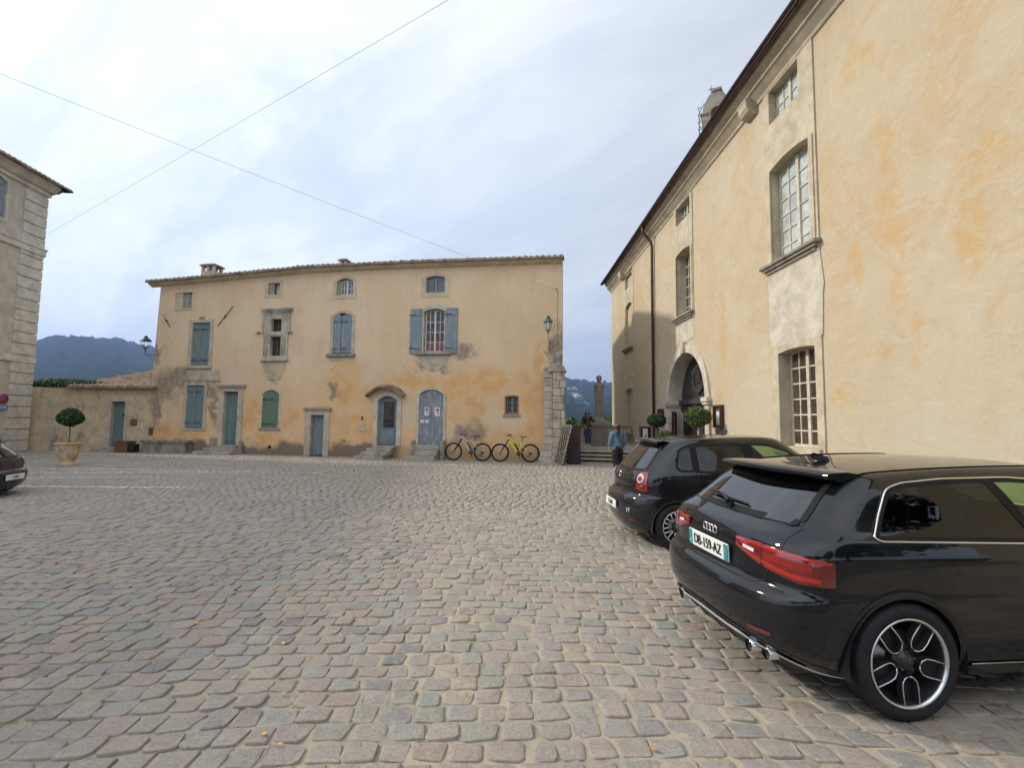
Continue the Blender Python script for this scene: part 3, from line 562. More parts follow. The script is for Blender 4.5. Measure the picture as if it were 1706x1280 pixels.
def shutter(parent, x0, x1, z0, zs, rise, y, mat, th=.035, braces=True, name='shutter', open_=False):
    mb = MB(); o = arch(x0, x1, z0, zs, rise); mb.plate(o, [], y, y+th)
    if braces:
        h = zs-z0
        for f in (.12, .86): mb.box(x0+.03, y-.018, z0+h*f-.035, x1-.03, y, z0+h*f+.035)
    s_ = mb.build(name, mat, parent)
    if braces and x1-x0 > .3:
        for f in (.12, .86): h = MB(); z = z0+(zs-z0)*f; h.box(x0+.02, y-.026, z-.014, x0+(x1-x0)*.62, y-.0185, z+.014); h.tube([(x0+.01, y-.02, z-.04), (x0+.01, y-.02, z+.04)], .012, 6); h.build('strap_hinge', 'iron', s_)
    return s_

# ================================================================ main house
HA = (-16.838, 22.427, 0); HR = radians(-9.75)
EV = [(-.6, 7.93), (0, 7.95), (2.15, 8.03), (4.3, 8.14), (6.75, 8.24), (7.5, 8.30), (12.5, 8.30), (19.2, 8.22)]
def eave_h(s): return float(np.interp(s, [a for a, _ in EV], [b for _, b in EV]))
def main_house():
    H = empty('stucco_house', HA, HR, 'long ochre stucco house with blue and green shutters across the square', 'house')
    F = lambda *a: a
    holes = [arch(.95, 1.86, 6.70, 7.46, 0), arch(1.98, 2.95, 3.98, 6.02, 0), arch(1.88, 2.84, 1.10, 3.10, 0), arch(3.85, 4.60, .28, 2.83, 0), arch(5.78, 6.40, 7.18, 7.76, 0),
             arch(6.02, 6.62, 4.33, 6.12, 0), arch(5.79, 6.62, 1.17, 2.70, .2), arch(8.18, 8.84, .02, 1.80, 0), arch(9.15, 9.97, 7.04, 7.68, .16), arch(9.08, 9.98, 4.47, 6.1, .18),
             arch(11.28, 12.18, .52, 2.43, .2), arch(13.28, 14.16, 7.02, 7.68, .1), arch(13.22, 14.20, 4.45, 6.22, .13), arch(13.12, 14.22, .60, 2.68, .22), arch(16.80, 17.36, 1.90, 2.62, .05)]
    top = [(s, eave_h(s)-.02) for s in (19.12, 15, 12.5, 7.5, 6.75, 4.3, 2.15)]
    outer = [(-.1, -.1), (19.12, -.1)]+top+[(.12, 7.9), (.02, 5), (-.06, 2)]
    MB().plate(outer, holes, 0, .34).build('facade', 'house', H)
    # side, back and gables
    def gable(x, sgn, y0=.342, y1=9.0):
        e = eave_h(x)-.02; mb = MB(); xa, xb = (x-.35, x) if sgn > 0 else (x, x+.35)
        pr = [(y0, -.1), (y1, -.1), (y1, e), ((y0+y1)/2, e+1.15), (y0, e)]
        k = .13 if sgn > 0 else 0; mb.add([(xa-k*a, a, b) for a, b in pr]+[(xb-k*a, a, b) for a, b in pr], [(0, 1, 2, 3, 4), (9, 8, 7, 6, 5)]+[(i, 5+i, 5+(i+1) % 5, (i+1) % 5) for i in range(5)]); return mb
    gable(19.115, 1).build('gable_wall', 'gable', H); gable(.0, -1).build('gable_wall', 'gable', H)
    MB().box(.35, 8.66, -.1, 17.6, 9.0, 8.0).build('rear_wall', 'gable', H)
    tiled_slope('roof', -.42, 19.2, lambda s: eave_h(s)+.02, 4.65, 1.18, y0=-.34, parent=H, skew=.13)
    rb = tiled_slope('roof', -.42, 19.2, lambda s: eave_h(s)+.02, 4.65, 1.18, y0=9.4, parent=H, skew=.13)
    mb = MB(); mb.grid([[(s, -.24, eave_h(s)-.02) for s in np.linspace(-.36, 19.14, 60)], [(s, -.19, eave_h(s)-.09) for s in np.linspace(-.36, 19.14, 60)], [(s, -.05, eave_h(s)-.16) for s in np.linspace(-.36, 19.14, 60)], [(s, .02, eave_h(s)-.18) for s in np.linspace(-.36, 19.14, 60)]])
    mb.build('eaves_moulding', 'band', H)
    # chimneys
    def chimney(x, y, w, d, z0, z1, holes_):
        mb = MB(); mb.box(x, y, z0, x+w, y+d, z1-.34)
        for i in range(holes_+1):
            t = x+(w-.12)*i/holes_; mb.box(t, y, z1-.34, t+.12, y+.13, z1-.08); mb.box(t, y+d-.13, z1-.34, t+.12, y+d, z1-.08)
        c = mb.build('chimney', 'stone', H); t = MB(); t.box(x-.07, y-.07, z1-.08, x+w+.07, y+d+.07, z1, .02); t.box(x+.02, y+.02, z1, x+w-.02, y+d-.02, z1+.05, .01); t.build('chimney_cap', 'stone_dark', c)
    chimney(.74, 1.6, .74, .6, 8.2, 9.36, 2); chimney(8.33, 1.6, .34, .34, 8.3, 9.28, 1)
    # --- attic 1: recess filled by stone cheek and slatted window
    MB().box(.93, .03, 6.68, 1.33, .3, 7.47).build('stone_cheek', 'band', H)
    pane_window(H, 1.34, 1.84, 6.72, 7.44, 0, .10, 3, 4, 'win_grey', 'pane_pale')
    MB().box(.9, -.02, 6.62, 1.9, .04, 6.69).build('window_sill', 'band', H)
    # B upper teal shutters
    surround(H, 2.0, 2.93, 4.0, 6.0, 0, .17, 'stone', y0=-.025, bot=.12, top=.14, seed=2); MB().box(1.85, -.07, 3.84, 3.1, .03, 3.9).build('window_sill', 'stone_dark', H)
    for a, b in ((2.0, 2.46), (2.47, 2.93)): shutter(H, a, b, 4.02, 5.98, 0, .05, 'teal_wood')
    MB().box(2.33, -.03, 6.16, 2.6, .0, 6.28).build('keystone', 'stone_dark', H)
    # band of stone between
    mb = MB(); mb.box(1.86, -.018, 3.36, 3.55, .03, 3.78); mb.box(1.83, -.03, 3.29, 3.6, .03, 3.37); mb.build('stone_band', 'stone', H)
    # C ground teal shutters
    surround(H, 1.9, 2.82, 1.12, 3.08, 0, .15, 'stone', y0=-.03, bot=.1, top=.17)
    for a, b in ((1.9, 2.355), (2.365, 2.82)): shutter(H, a, b, 1.14, 3.06, 0, .04, 'teal_wood')
    # D door with steps
    surround(H, 3.87, 4.58, .30, 2.80, 0, .25, 'stone', y0=-.05, bot=.02, top=.2); MB().box(3.5, -.12, 3.0, 4.95, .02, 3.1).build('door_cornice', 'stone_dark', H)
    mb = MB(); mb.box(3.87, .16, .38, 4.58, .21, 2.80); mb.box(3.90, .145, .5, 4.55, .161, 1.35)
    d = mb.build('door', 'door_teal', H); g = MB()
    for i in range(4):
        for j in range(3): g.box(3.93+i*.16, .148, 1.45+j*.44, 4.06+i*.16, .158, 1.83+j*.44)
    g.build('door_panes', 'teal_wood', d)
    mb = MB(); mb.box(3.1, -.80, -.02, 4.95, -.002, .14, .02); mb.box(3.35, -.52, .14, 4.85, -.002, .28, .02); mb.box(3.75, -.28, .28, 4.72, -.052, .40, .015); mb.build('door_steps', 'steps', H)
    MB().box(3.35, -.20, -.02, 3.66, -.052, .72, .05).build('kerb_stone', 'stone_dark', H); MB().box(4.80, -.16, .02, 4.98, -.052, .62, .04).build('kerb_stone', 'stone_dark', H)
    # E tiny attic window
    surround(H, 5.80, 6.38, 7.2, 7.74, 0, .14, 'band', y0=-.015, top=.12); MB().box(5.80, .05, 7.2, 6.06, .28, 7.74).build('stone_cheek', 'stone_dark', H); pane_window(H, 6.06, 6.38, 7.2, 7.74, 0, .14, 1, 1, 'win_brown', 'pane_pale', leaves_=1)
    # F renaissance mullioned window
    mb = MB(); mb.plate(arch(5.72, 6.92, 4.28, 6.28, 0), [arch(6.06, 6.58, 4.40, 5.28, 0), arch(6.06, 6.58, 5.5, 6.08, 0)], -.05, .3)
    for k, (a, b, z) in enumerate(((5.64, 7.0, 6.28), (5.60, 7.05, 6.38), (5.56, 7.1, 6.47))): mb.box(a, -.07-.035*k, z, b, .02, z+.085, .008)
    for x in (5.62, 6.90): mb.box(x, -.085, 5.5, x+.10, .02, 6.3, .02); mb.box(x-.02, -.10, 5.42, x+.12, .02, 5.52, .02)
    for x in (5.78, 5.90, 6.66, 6.78): mb.tube([(x, -.05, 4.4), (x, -.05, 6.24)], .03, 6)
    for x in (5.42, 7.02): mb.rbox((x, -.05, 5.48), (.22, .12, .11), bev=.03)
    mb.box(5.62, -.12, 4.16, 6.98, .02, 4.28, .02); mb.box(5.98, -.08, 5.33, 6.66, .05, 5.45, .01); mb.build('carved_surround', 'stone', H)
    mb = MB(); mb.plate([(5.75, 3.9), (5.95, 3.35), (6.6, 3.35), (6.85, 3.85), (6.8, 4.16), (5.75, 4.16)], [], -.02, .02); mb.build('stone_apron', 'gable', H)
    pane_window(H, 6.06, 6.58, 5.5, 6.08, 0, .14, 2, 2, 'win_brown', 'pane', fw=.03, mw=.015); pane_window(H, 6.06, 6.58, 4.4, 5.28, 0, .14, 2, 1, 'win_brown', 'pane_brown', fw=.03, mw=.015)
    mb = MB(); [mb.box(6.08, .13, 4.42+i*.055, 6.56, .14, 4.445+i*.055) for i in range(8)]; mb.build('louvre', 'win_brown', H)
    # G green arched shutters
    surround(H, 5.80, 6.61, 1.18, 2.68, .19, .10, 'stone_pale', y0=-.02, bot=.02, top=.13); MB().box(5.66, -.06, 1.10, 6.74, .02, 1.17).build('window_sill', 'stone_dark', H)
    shutter(H, 5.81, 6.60, 1.19, 2.67, .185, .02, 'green_wood')
    # H grey door
    surround(H, 8.2, 8.82, .02, 1.78, 0, .27, 'stone', y0=-.04, bot=.0, top=.2); MB().box(7.86, -.10, 2.0, 9.16, .02, 2.10).build('door_cornice', 'stone_dark', H)
    mb = MB(); mb.box(8.2, .15, .04, 8.82, .2, 1.78); d = mb.build('door', 'door_grey', H)
    # I attic arched window
    surround(H, 9.17, 9.95, 7.06, 7.68, .14, .17, 'band', y0=-.015, bot=.16, top=.12); pane_window(H, 9.3, 9.95, 7.08, 7.66, .12, .12, 4, 2, 'win_white', 'pane_blue')
    MB().box(9.17, .06, 7.06, 9.30, .2, 7.72).build('stone_cheek', 'stone_dark', H)
    # J closed blue shutters
    surround(H, 9.1, 9.96, 4.48, 6.1, .16, .15, 'stone', y0=-.02, bot=.0, top=.12); MB().box(8.82, -.12, 4.33, 10.18, .02, 4.45, .015).build('window_sill', 'stone_dark', H)
    for a, b, y in ((9.11, 9.44, .0), (9.45, 9.95, .035)): shutter(H, a, b, 4.50, 6.12, .11, y, 'blue_wood')
    MB().box(8.95, -.008, 4.12, 10.1, .02, 4.32).build('stone_apron', 'band', H)
    # K door with hood
    surround(H, 11.30, 12.16, .52, 2.43, .19, .20, 'stone_pale', y0=-.05, bot=.0, top=.16)
    mb = MB(); pts = [(11.67+1.07*sin(a), -.12, 3.0-1.07*(1-cos(a))) for a in np.linspace(-.88, .88, 15)]
    P = [[(p[0], 0, p[2]+.10), (p[0], -.30, p[2]+.0), (p[0], -.30, p[2]-.06), (p[0], 0, p[2]-.06)] for p in pts]; mb.grid(P, smooth=False)
    for p in pts: mb.tube([(p[0], .0, p[2]+.10), (p[0], -.33, p[2]+.0)], .032, 6)
    mb.build('door_hood', 'tile', H)
    mb = MB(); mb.plate(arch(11.30, 12.16, .54, 2.43, .19), [], .14, .19); mb.box(11.42, .125, .62, 12.04, .141, 1.05, .01); d = mb.build('door', 'door_blue', H)
    g = MB(); g.plate(arch(11.50, 11.98, 1.28, 2.38, .0), [], .128, .139); g.build('door_pane', 'pane_brown', d); g = MB()
    for i in range(7): g.tube([(11.53+i*.07, .118, 1.28), (11.53+i*.07, .118, 2.38)], .007, 5)
    for z in (1.3, 1.8, 2.36): g.box(11.48, .112, z-.012, 12.0, .122, z+.012)
    for i in range(3):
        for z in (1.55, 2.1): g.torus(.055, .006, (11.60+i*.14, .115, z), 'Y', 14, 5)
    g.build('door_grille', 'iron', d); MB().tube([(11.40, .13, 1.38), (11.40, .07, 1.38), (11.50, .07, 1.37)], .012, 6).build('handle', 'iron', d)
    mb = MB(); mb.box(10.75, -.95, -.02, 12.0, -.052, .14, .02); mb.box(10.9, -.72, .14, 12.08, -.052, .29, .02); mb.box(11.05, -.48, .29, 12.12, -.052, .43, .02); mb.box(11.2, -.3, .43, 12.2, -.052, .53, .015); mb.build('door_steps', 'steps', H)
    # L attic window
    surround(H, 13.30, 14.14, 7.04, 7.68, .09, .20, 'band', y0=-.015, bot=.2, top=.13); pane_window(H, 13.3, 14.14, 7.05, 7.67, .08, .12, 2, 1, 'win_grey', 'pane_blue', fw=.03)
    # M window with open shutters
    surround(H, 13.25, 14.18, 4.47, 6.22, .12, .08, 'stone_pale', y0=-.02, bot=.0, top=.22); MB().box(12.9, -.12, 4.36, 14.52, .02, 4.45, .015).build('window_sill', 'stone_dark', H)
    mb = MB(); mb.plate([(13.0, 4.35), (13.2, 3.95), (13.5, 3.72), (13.9, 3.68), (14.3, 3.95), (14.45, 4.35)], [], -.012, .02); mb.build('stone_apron', 'stone', H)
    pane_window(H, 13.28, 14.15, 4.49, 6.21, .10, .14, 4, 4, 'win_white', panes=[(4.52, 4.94, 'curtain_red'), (4.94, 5.72, 'pane_brown'), (5.72, 6.30, 'pane')])
    shutter(H, 12.66, 13.18, 4.42, 6.34, 0, -.06, 'blue_wood'); shutter(H, 14.22, 14.74, 4.42, 6.34, 0, -.06, 'blue_wood')
    # N worn blue door
    surround(H, 13.14, 14.20, .60, 2.68, .21, .12, 'stone_pale', y0=-.03, bot=.0, top=.10)
    mb = MB(); mb.plate(arch(13.14, 13.665, .86, 2.68, .0)[:2]+[(13.665, 2.89), (13.45, 2.83), (13.14, 2.68)], [], .03, .08); mb.plate([(13.67, .86), (14.20, .86), (14.20, 2.68), (13.9, 2.83), (13.67, 2.89)], [], .03, .08); mb.box(13.14, .015, .60, 14.20, .075, .855)
    d = mb.build('door', 'blue_worn', H)
    for (x, z, w, h) in ((13.47, 1.98, .20, .34), (13.93, 1.97, .22, .36)):
        p = MB(); p.box(x-w/2, .024, z-h/2, x+w/2, .029, z+h/2); pp = p.build('poster', 'paper', d)
        q = MB(); q.rbox((x, .0225, z+.07), (w*.6, .002, h*.28)); q.rbox((x+.02, .0225, z-.06), (w*.3, .002, h*.2)); q.build('poster_print', 'print_red', pp)
    for x in (13.27, 13.49): MB().box(x-.085, .024, 1.50, x+.085, .028, 1.62).build('notice', 'paper', d)
    mb = MB(); mb.box(12.85, -.85, -.02, 14.12, -.032, .19, .02); mb.box(12.95, -.58, .19, 14.14, -.032, .39, .02); mb.box(13.05, -.32, .39, 14.16, -.032, .59, .02); mb.build('door_steps', 'steps', H)
    MB().box(14.16, -.3, -.02, 14.36, -.032, .78, .03).build('kerb_stone', 'stone_dark', H); MB().box(12.86, -.14, .56, 13.04, -.032, .78, .02).build('kerb_stone', 'stone_dark', H)
    # O small barred window
    pane_window(H, 16.85, 17.32, 1.93, 2.60, .04, .14, 2, 3, 'win_grey', 'pane', fw=.05)
    mb = MB(); mb.plate(arch(16.78, 17.38, 1.88, 2.62, .05), [arch(16.84, 17.33, 1.93, 2.59, .04)], -.012, .16); mb.build('brick_surround', 'terracotta_red', H)
    g = MB(); [g.tube([(16.88+i*.105, -.03, 1.92), (16.88+i*.105, -.03, 2.62)], .009, 5) for i in range(5)]; [g.box(16.82, -.037, z-.008, 17.36, -.022, z+.008) for z in (2.0, 2.27, 2.55)]; g.build('window_grille', 'iron', H)
    MB().box(16.72, -.05, 1.80, 17.44, .02, 1.87).build('window_sill', 'stone_dark', H)
    # plaque, vent, meter, iron ties
    mb = MB(); mb.box(10.49, -.03, 1.12, 10.73, .0, 1.34); mb.box(10.47, -.045, 1.34, 10.75, 0, 1.41); mb.build('letter_box', 'win_cream', H)
    MB().box(10.54, -.012, 1.58, 10.64, -.001, 1.74).build('house_number_plate', 'brown_box', H)
    MB().box(9.70, -.01, .61, 9.86, -.001, .75).build('wall_vent', 'terracotta_red', H); MB().box(6.18, -.01, .28, 6.32, -.001, .42).build('wall_vent', 'black', H)
    MB().box(.01, -.06, .79, .22, -.001, 1.12, .01).build('meter_box', 'brown_box', H)
    for a, b in (((.34, 6.45), (.80, 5.82)), ((3.32, 5.82), (4.05, 6.72))):
        mx, mz = (a[0]+b[0])/2, (a[1]+b[1])/2; mb = MB(); mb.tube([(a[0], -.03, a[1]), (b[0], -.03, b[1])], .016, 6); mb.rbox((mx, -.03, mz), (.07, .05, .07)); mb.build('iron_tie', 'iron', H)
    g = MB(); g.tube([(18.93, -.03, 6.98), (18.93, -.03, 4.7), (18.7, -.03, 4.6)], .006, 5); g.tube([(18.88, 0, 7.0), (18.88, -.12, 7.0)], .02, 6); g.build('wall_cable', 'iron', H)
    # bench of stone at the foot, left
    mb = MB(); mb.box(.02, -.45, .44, 2.42, -.005, .56, .02); mb.box(.1, -.40, -.02, 2.35, -.006, .44, .01); tag(mb.build('stone_bench', 'stone_dark', None, HA, HR), 'low dark stone bench along the house foot under the left teal shutters', 'bench')
    # quoin buttress at right end
    mb = MB(); rs = random.Random(4); z = -.02
    while z < 3.35:
        h = rs.uniform(.22, .34); bat = max(0, .6-z*.7)*.25; j = rs.uniform(-.02, .02)
        mb.box(18.44-bat+j, -.42-bat, z, 18.775, -.002, z+h-.010, .014); z += h
    zt = z; z = -.02
    while z < 3.5:
        h = rs.uniform(.26, .42); e = rs.uniform(-.05, .06); bat = max(0, .5-z*.6)*.22; m_ = rs.uniform(.5, .9)
        mb.box(18.785, -.50-bat, z, 18.785+.46*m_, .2, z+h-.010, .016); mb.box(18.795+.46*m_, -.505-bat, z, 19.24+e, .2, z+h-.012, .016); z += h
    mb.box(18.40, -.46, zt, 18.9, -.01, zt+.12, .03); mb.box(18.60, -.53, z, 19.28, .2, z+.12, .02); mb.box(18.68, -.44, z+.12, 19.22, .2, z+.24, .02); z += .24
    mb.build('ashlar_buttress', 'stone', H)
    mb = MB(); mb.lathe([(.001, 0), (.16, 0), (.16, .06), (.09, .1), (.07, .2), (.13, .3), (.16, .42), (.12, .56), (.05, .62), (.001, .63)], 16, (18.98, -.1, z)); mb.build('stone_finial', 'stone_dark', H)
    return H
MH = main_house()
def hw(s, y, z):                                            # house-local point to the world
    return Vector(HA)+Matrix.Rotation(HR, 3, 'Z') @ Vector((s, y, z))

# street lamps on brackets
def street_lamp(metal, glass, wide=.24):
    r = empty('wall_lamp')
    b = MB(); b.lathe([(.02, .0), (.035, .04), (.02, .08), (.03, .12), (.10, .17), (.105, .19)], 6, smooth=False)
    b.lathe([(wide+.04, .62), (wide+.06, .60), (wide+.02, .67), (wide-.05, .75), (.13, .80), (.085, .82), (.095, .88), (.06, .92), (.001, .94)], 10, smooth=False)
    b.lathe([(.001, .605), (wide+.04, .605)], 8, smooth=False)
    for j in range(6):
        a = 2*pi*j/6; b.tube([(.10*cos(a), .10*sin(a), .18), ((wide-.03)*cos(a), (wide-.03)*sin(a), .36), (wide*cos(a), wide*sin(a), .61)], .011, 5)
    b.build('lantern_frame', metal, r)
    if glass: MB().lathe([(.09, .2), (wide-.05, .37), (wide-.02, .60)], 6, smooth=False).build('lantern_glass', glass, r)
    return r
def lamp_bracket(r, pts, metal, scroll):
    b = MB(); b.tube(pts, .018, 7); e = pts[-1]; b.rbox((e[0], e[1], e[2]), (.05, .10, .5)); b.tube(scroll, .012, 6); b.build('bracket', metal, r)
L2 = street_lamp('lamp_green', 'frost', .19); L2.scale = (.78, .78, .78); p = hw(18.62, -.75, 5.02); L2.location = p; L2.rotation_euler = (0, 0, HR)
lamp_bracket(L2, [(0, 0, 0), (0, .0, -.12), (0, .25, -.32), (0, .93, -.35)], 'stone_dark', [(0, .93, -.8), (0, .55, -.75), (0, .3, -.5), (0, .12, -.25), (0, .02, -.1)])
tag(L2, 'green lantern with frosted glass on a wall bracket beside the grey corner buttress', 'lamp')
L1 = street_lamp('lamp_dark', None, .25); L1.scale = (.8,)*3; L1.location = hw(-.62, .1, 4.72); L1.rotation_euler = (0, 0, HR)
lamp_bracket(L1, [(0, 0, 0), (0, 0, -.15), (.3, 0, -.2), (.72, 0, -.3)], 'lamp_dark', [(.72, 0, -.62), (.5, 0, -.5), (.3, 0, -.25), (.06, 0, -.12)])
tag(L1, 'dark lantern against the sky on a bracket at the left corner of the ochre house', 'lamp')
# ================================================================ chateau on the right
CA = Vector((5.805, 27.8, 0)); CR = atan2(-1, .025); CK = sqrt(1+.025**2)
def cs(Y): return (27.8-Y)*CK                               # world Y to distance along the wall
def chateau():
    H = empty('chateau', CA, CR, 'tall cream and orange stuccoed building with arched portal along the right of the square', 'building')
    Ht = 9.62; end = cs(.2)
    def a(Yf, Yn, z0, zs, r=0): return arch(cs(Yf), cs(Yn), z0, zs, r)
    def lift(o_):
        for v in o_.data.vertices: v.co.z += .58*min(1, max(0, v.co.x/16.5))
        return o_
    holes = [a(11.22, 9.72, 5.42, 7.72, .09), a(11.12, 9.78, 1.12, 3.28, .06), a(11.2, 10.02, 8.86, 9.80, 0), a(17.42, 16.05, 5.42, 7.72, .09), a(17.4, 16.08, 8.86, 9.60, 0),
             a(18.35, 15.05, -.05, 2.44, 1.64)]
    blind = [a(24.72, 23.42, 8.45, 9.35, 0), a(24.72, 23.42, 5.34, 7.5, .2), a(24.72, 23.42, 1.1, 3.2, .12)]
    MB().plate([(0, -.1), (end, -.1), (end, Ht+.62), (cs(11), Ht+.62), (0, Ht+.02)], holes+blind, 0, .55).build('facade', 'chateau', H)
    for q in blind: MB().plate(q, [], .12, .2).build('blind_window_infill', 'chateau', H)
    MB().box(0, .552, -.1, .6, 13, Ht).build('gable_wall', 'chateau', H); MB().box(end-.6, .552, -.1, end, 13, Ht).build('gable_wall', 'chateau', H)
    # far corner quoin strip, slightly proud
    # cornice and roof
    mb = MB(); prof = [(0, Ht-.42), (-.03, Ht-.42), (-.05, Ht-.34), (-.20, Ht-.18), (-.24, Ht-.16), (-.24, Ht-.06), (-.36, Ht+.04), (-.36, Ht+.14), (.1, Ht+.14)]
    mb.grid([[(s, y, z) for (y, z) in prof] for s in np.linspace(-.15, end, 30)], smooth=False); lift(mb.build('cornice', 'stone_warm', H))
    for Y in (11.95, 24.9):
        mb = MB(); s = cs(Y); P = [(.0, Ht-.60), (-.08, Ht-.60), (-.22, Ht-.52), (-.28, Ht-.42), (-.30, Ht-.2), (.0, Ht-.2)]
        mb.add([(s-.2, y, z) for y, z in P]+[(s+.2, y, z) for y, z in P], [(0, 1, 2, 3, 4, 5), (11, 10, 9, 8, 7, 6)]+[(i, i+6, (i+1) % 6+6, (i+1) % 6) for i in range(6)])
        lift(mb.build('corbel', 'stone_warm', H))
    lift(tiled_slope('roof', -.25, end, lambda s: Ht+.19, 6.8, 2.2, y0=-.50, per=.26, parent=H, rows=16))
    lift(tiled_slope('roof', -.25, end, lambda s: Ht+.19, 6.8, 2.2, y0=13.6, per=.26, parent=H, rows=10))
    g = MB(); n = 8; 
    P = [[(s, -.50+.085*cos(pi+pi*i/n)-.02, Ht+.17+.085*sin(pi+pi*i/n)) for i in range(n+1)] for s in np.linspace(-.3, end, 25)]; g.grid(P); g.grid([[(p[0], p[1]*1.0+.004*0, p[2]) for p in r][::-1] for r in P]); g.tube([(-.3, -.605, Ht+.175), (end, -.605, Ht+.175)], .012, 6)
    lift(g.build('gutter', 'gutter', H))
    d = MB(); s = cs(20.0); d.tube([(s, -.50, Ht+.4), (s, -.48, Ht+.1), (s, -.14, Ht-.3), (s, -.10, Ht-.5), (s, -.10, .1)], .06, 10)
    for z in (1.6, 3.6, 5.6, 7.6): d.tube([(s, -.10, z), (s, -.10, z+.05)], .072, 10)
    d.build('downpipe', 'gutter', H)
    # stone bays, slightly proud of the stucco
    def bay(Yf, Yn, z0, z1, hol, m='stone_warm', y=-.035):
        MB().plate([(cs(Yf), z0), (cs(Yn), z0), (cs(Yn), z1), (cs(Yf), z1)], hol, y, .5).build('stone_bay', m, H)
    o = .02
    def ins(Yf, Yn, z0, zs, r=0): return arch(cs(Yf)+o, cs(Yn)-o, z0+o, zs-o, r)
    bay(11.42, 9.55, 5.2, Ht+.15, [ins(11.22, 9.72, 5.42, 7.72, .085), ins(11.2, 10.02, 8.86, 9.74, 0)])
    MB().plate([(cs(11.42), 3.45), (cs(9.55), 3.45), (cs(9.5), 4.3), (cs(9.46), 4.5), (cs(9.5), 4.8), (cs(9.55), 5.198), (cs(11.42), 5.198)], [], -.025, .1).build('stone_apron', 'stone_pale', H)
    bay(11.34, 9.58, .9, 3.448, [ins(11.12, 9.78, 1.12, 3.28, .055)])
    bay(17.62, 15.9, 5.2, Ht-.05, [ins(17.42, 16.05, 5.42, 7.72, .085), ins(17.4, 16.08, 8.86, 9.55, 0)])
    MB().plate([(cs(17.55), 4.5), (cs(15.95), 4.5), (cs(15.95), 5.198), (cs(17.55), 5.198)], [], -.012, .1).build('stone_apron', 'stone_pale', H)
    bay(24.95, 23.2, .9, Ht-.4, [arch(cs(24.72)+o, cs(23.42)-o, q0+o, q1-o, r) for q0, q1, r in ((8.45, 9.20, 0), (5.34, 7.5, .2), (1.1, 3.2, .12))], 'stone_warm', -.02)
    for Yf, Yn, z in ((11.58, 9.50, 5.42), (17.7, 15.88, 5.42), (24.95, 23.25, 5.34)):
        mb = MB(); mb.box(cs(Yf), -.17, z-.06, cs(Yn), .3, z+.018, .012); mb.box(cs(Yf)+.06, -.12, z-.12, cs(Yn)-.06, .1, z-.062); mb.box(cs(Yf)+.12, -.07, z-.19, cs(Yn)-.12, .1, z-.122); mb.build('window_sill', 'stone_dark', H)
    mb = MB(); mb.box(cs(11.36), -.10, .98, cs(9.66), .3, 1.135); mb.box(cs(11.2), -.06, .80, cs(9.7), .1, .978); mb.build('window_sill', 'stone_warm', H)
    MB().box(cs(24.9), -.2, 1.02, cs(23.3), .1, 1.12).build('window_sill', 'stone_dark', H)
    # raised moulding round big windows
    for (Yf, Yn, z0, zs, r) in ((11.22, 9.72, 5.44, 7.72, .09), (17.42, 16.05, 5.44, 7.72, .09)):
        outer = arch(cs(Yf)-.10, cs(Yn)+.10, z0, zs, r+.08); MB().plate(outer, [arch(cs(Yf)+o, cs(Yn)-o, z0+.001, zs-o, r)], -.062, .0).build('window_moulding', 'stone_warm', H)
    # windows, set deep in the reveal
    pane_window(H, cs(11.22)+.03, cs(9.72)-.03, 5.44, 7.70, .08, .17, 4, 6, 'win_cream', 'pane_pale', fw=.06, mw=.03)
    pane_window(H, cs(11.12)+.03, cs(9.78)-.03, 1.14, 3.26, .05, .24, 4, 6, 'win_cream', 'pane_brown', fw=.06, mw=.032)
    pane_window(H, cs(11.2)+.03, cs(10.02)-.03, 8.88, 9.78, 0, .15, 4, 2, 'win_cream', 'pane_pale', fw=.05, mw=.03)
    pane_window(H, cs(17.42)+.03, cs(16.05)-.03, 5.44, 7.70, .08, .28, 4, 6, 'win_cream', 'pane', fw=.06, mw=.03)
    pane_window(H, cs(17.4)+.03, cs(16.08)-.03, 8.88, 9.58, 0, .16, 4, 2, 'win_cream', 'pane_blue', fw=.05, mw=.03)
    # portal
    cx = (cs(18.35)+cs(15.05))/2; r = (cs(15.05)-cs(18.35))/2
    def ring(r0, r1, y0, y1, z=2.44, n=26):
        o_ = [(cx+r1*cos(pi*i/n), z+r1*sin(pi*i/n)) for i in range(n+1)]+[(cx-r0*cos(pi*i/n), z+r0*sin(pi*i/n)) for i in range(n+1)]; return MB().plate(o_, [], y0, y1)
    ring(r-.02, r+.27, -.07, .54).build('arch_ring', 'stone_pale', H)
    mb = MB(); mb.box(cx-.11, -.16, 2.44+r-.06, cx+.11, .1, 2.44+r+.36, .015); mb.build('keystone', 'stone', H)
    for sg in (-1, 1):
        mb = MB(); x0, x1 = (cx-r-.27, cx-r+.02) if sg < 0 else (cx+r-.02, cx+r+.27)
        mb.box(x0, -.08, -.05, x1, .54, 2.20); mb.box(x0-.05, -.15, 2.20, x1+.05, .56, 2.28, .015); mb.box(x0-.08, -.18, 2.28, x1+.08, .57, 2.44, .02); mb.box(x0-.03, -.14, -.05, x1+.03, .5, .45, .02); mb.build('portal_pier', 'stone_pale', H)
    n = 22; semi = [(cx-r+.02, 2.47), (cx+r-.02, 2.47)]+[(cx+(r-.02)*cos(pi*i/n), 2.47+(r-.03)*sin(pi*i/n)) for i in range(1, n)]
    mb = MB(); mb.plate(semi, [], .46, .52); t = mb.build('tympanum', 'dark_wood', H)
    mb = MB(); q = lambda k: [(cx+(p[0]-cx)*k, 2.58+(p[1]-2.44)*k) for p in semi]; mb.plate(q(.86), [q(.80)], .43, .46)
    mb.plate([(cx+.42*cos(2*pi*i/20), 3.2+.46*sin(2*pi*i/20)) for i in range(20)], [[(cx+.35*cos(2*pi*i/20), 3.2+.39*sin(2*pi*i/20)) for i in range(20)]], .40, .46)
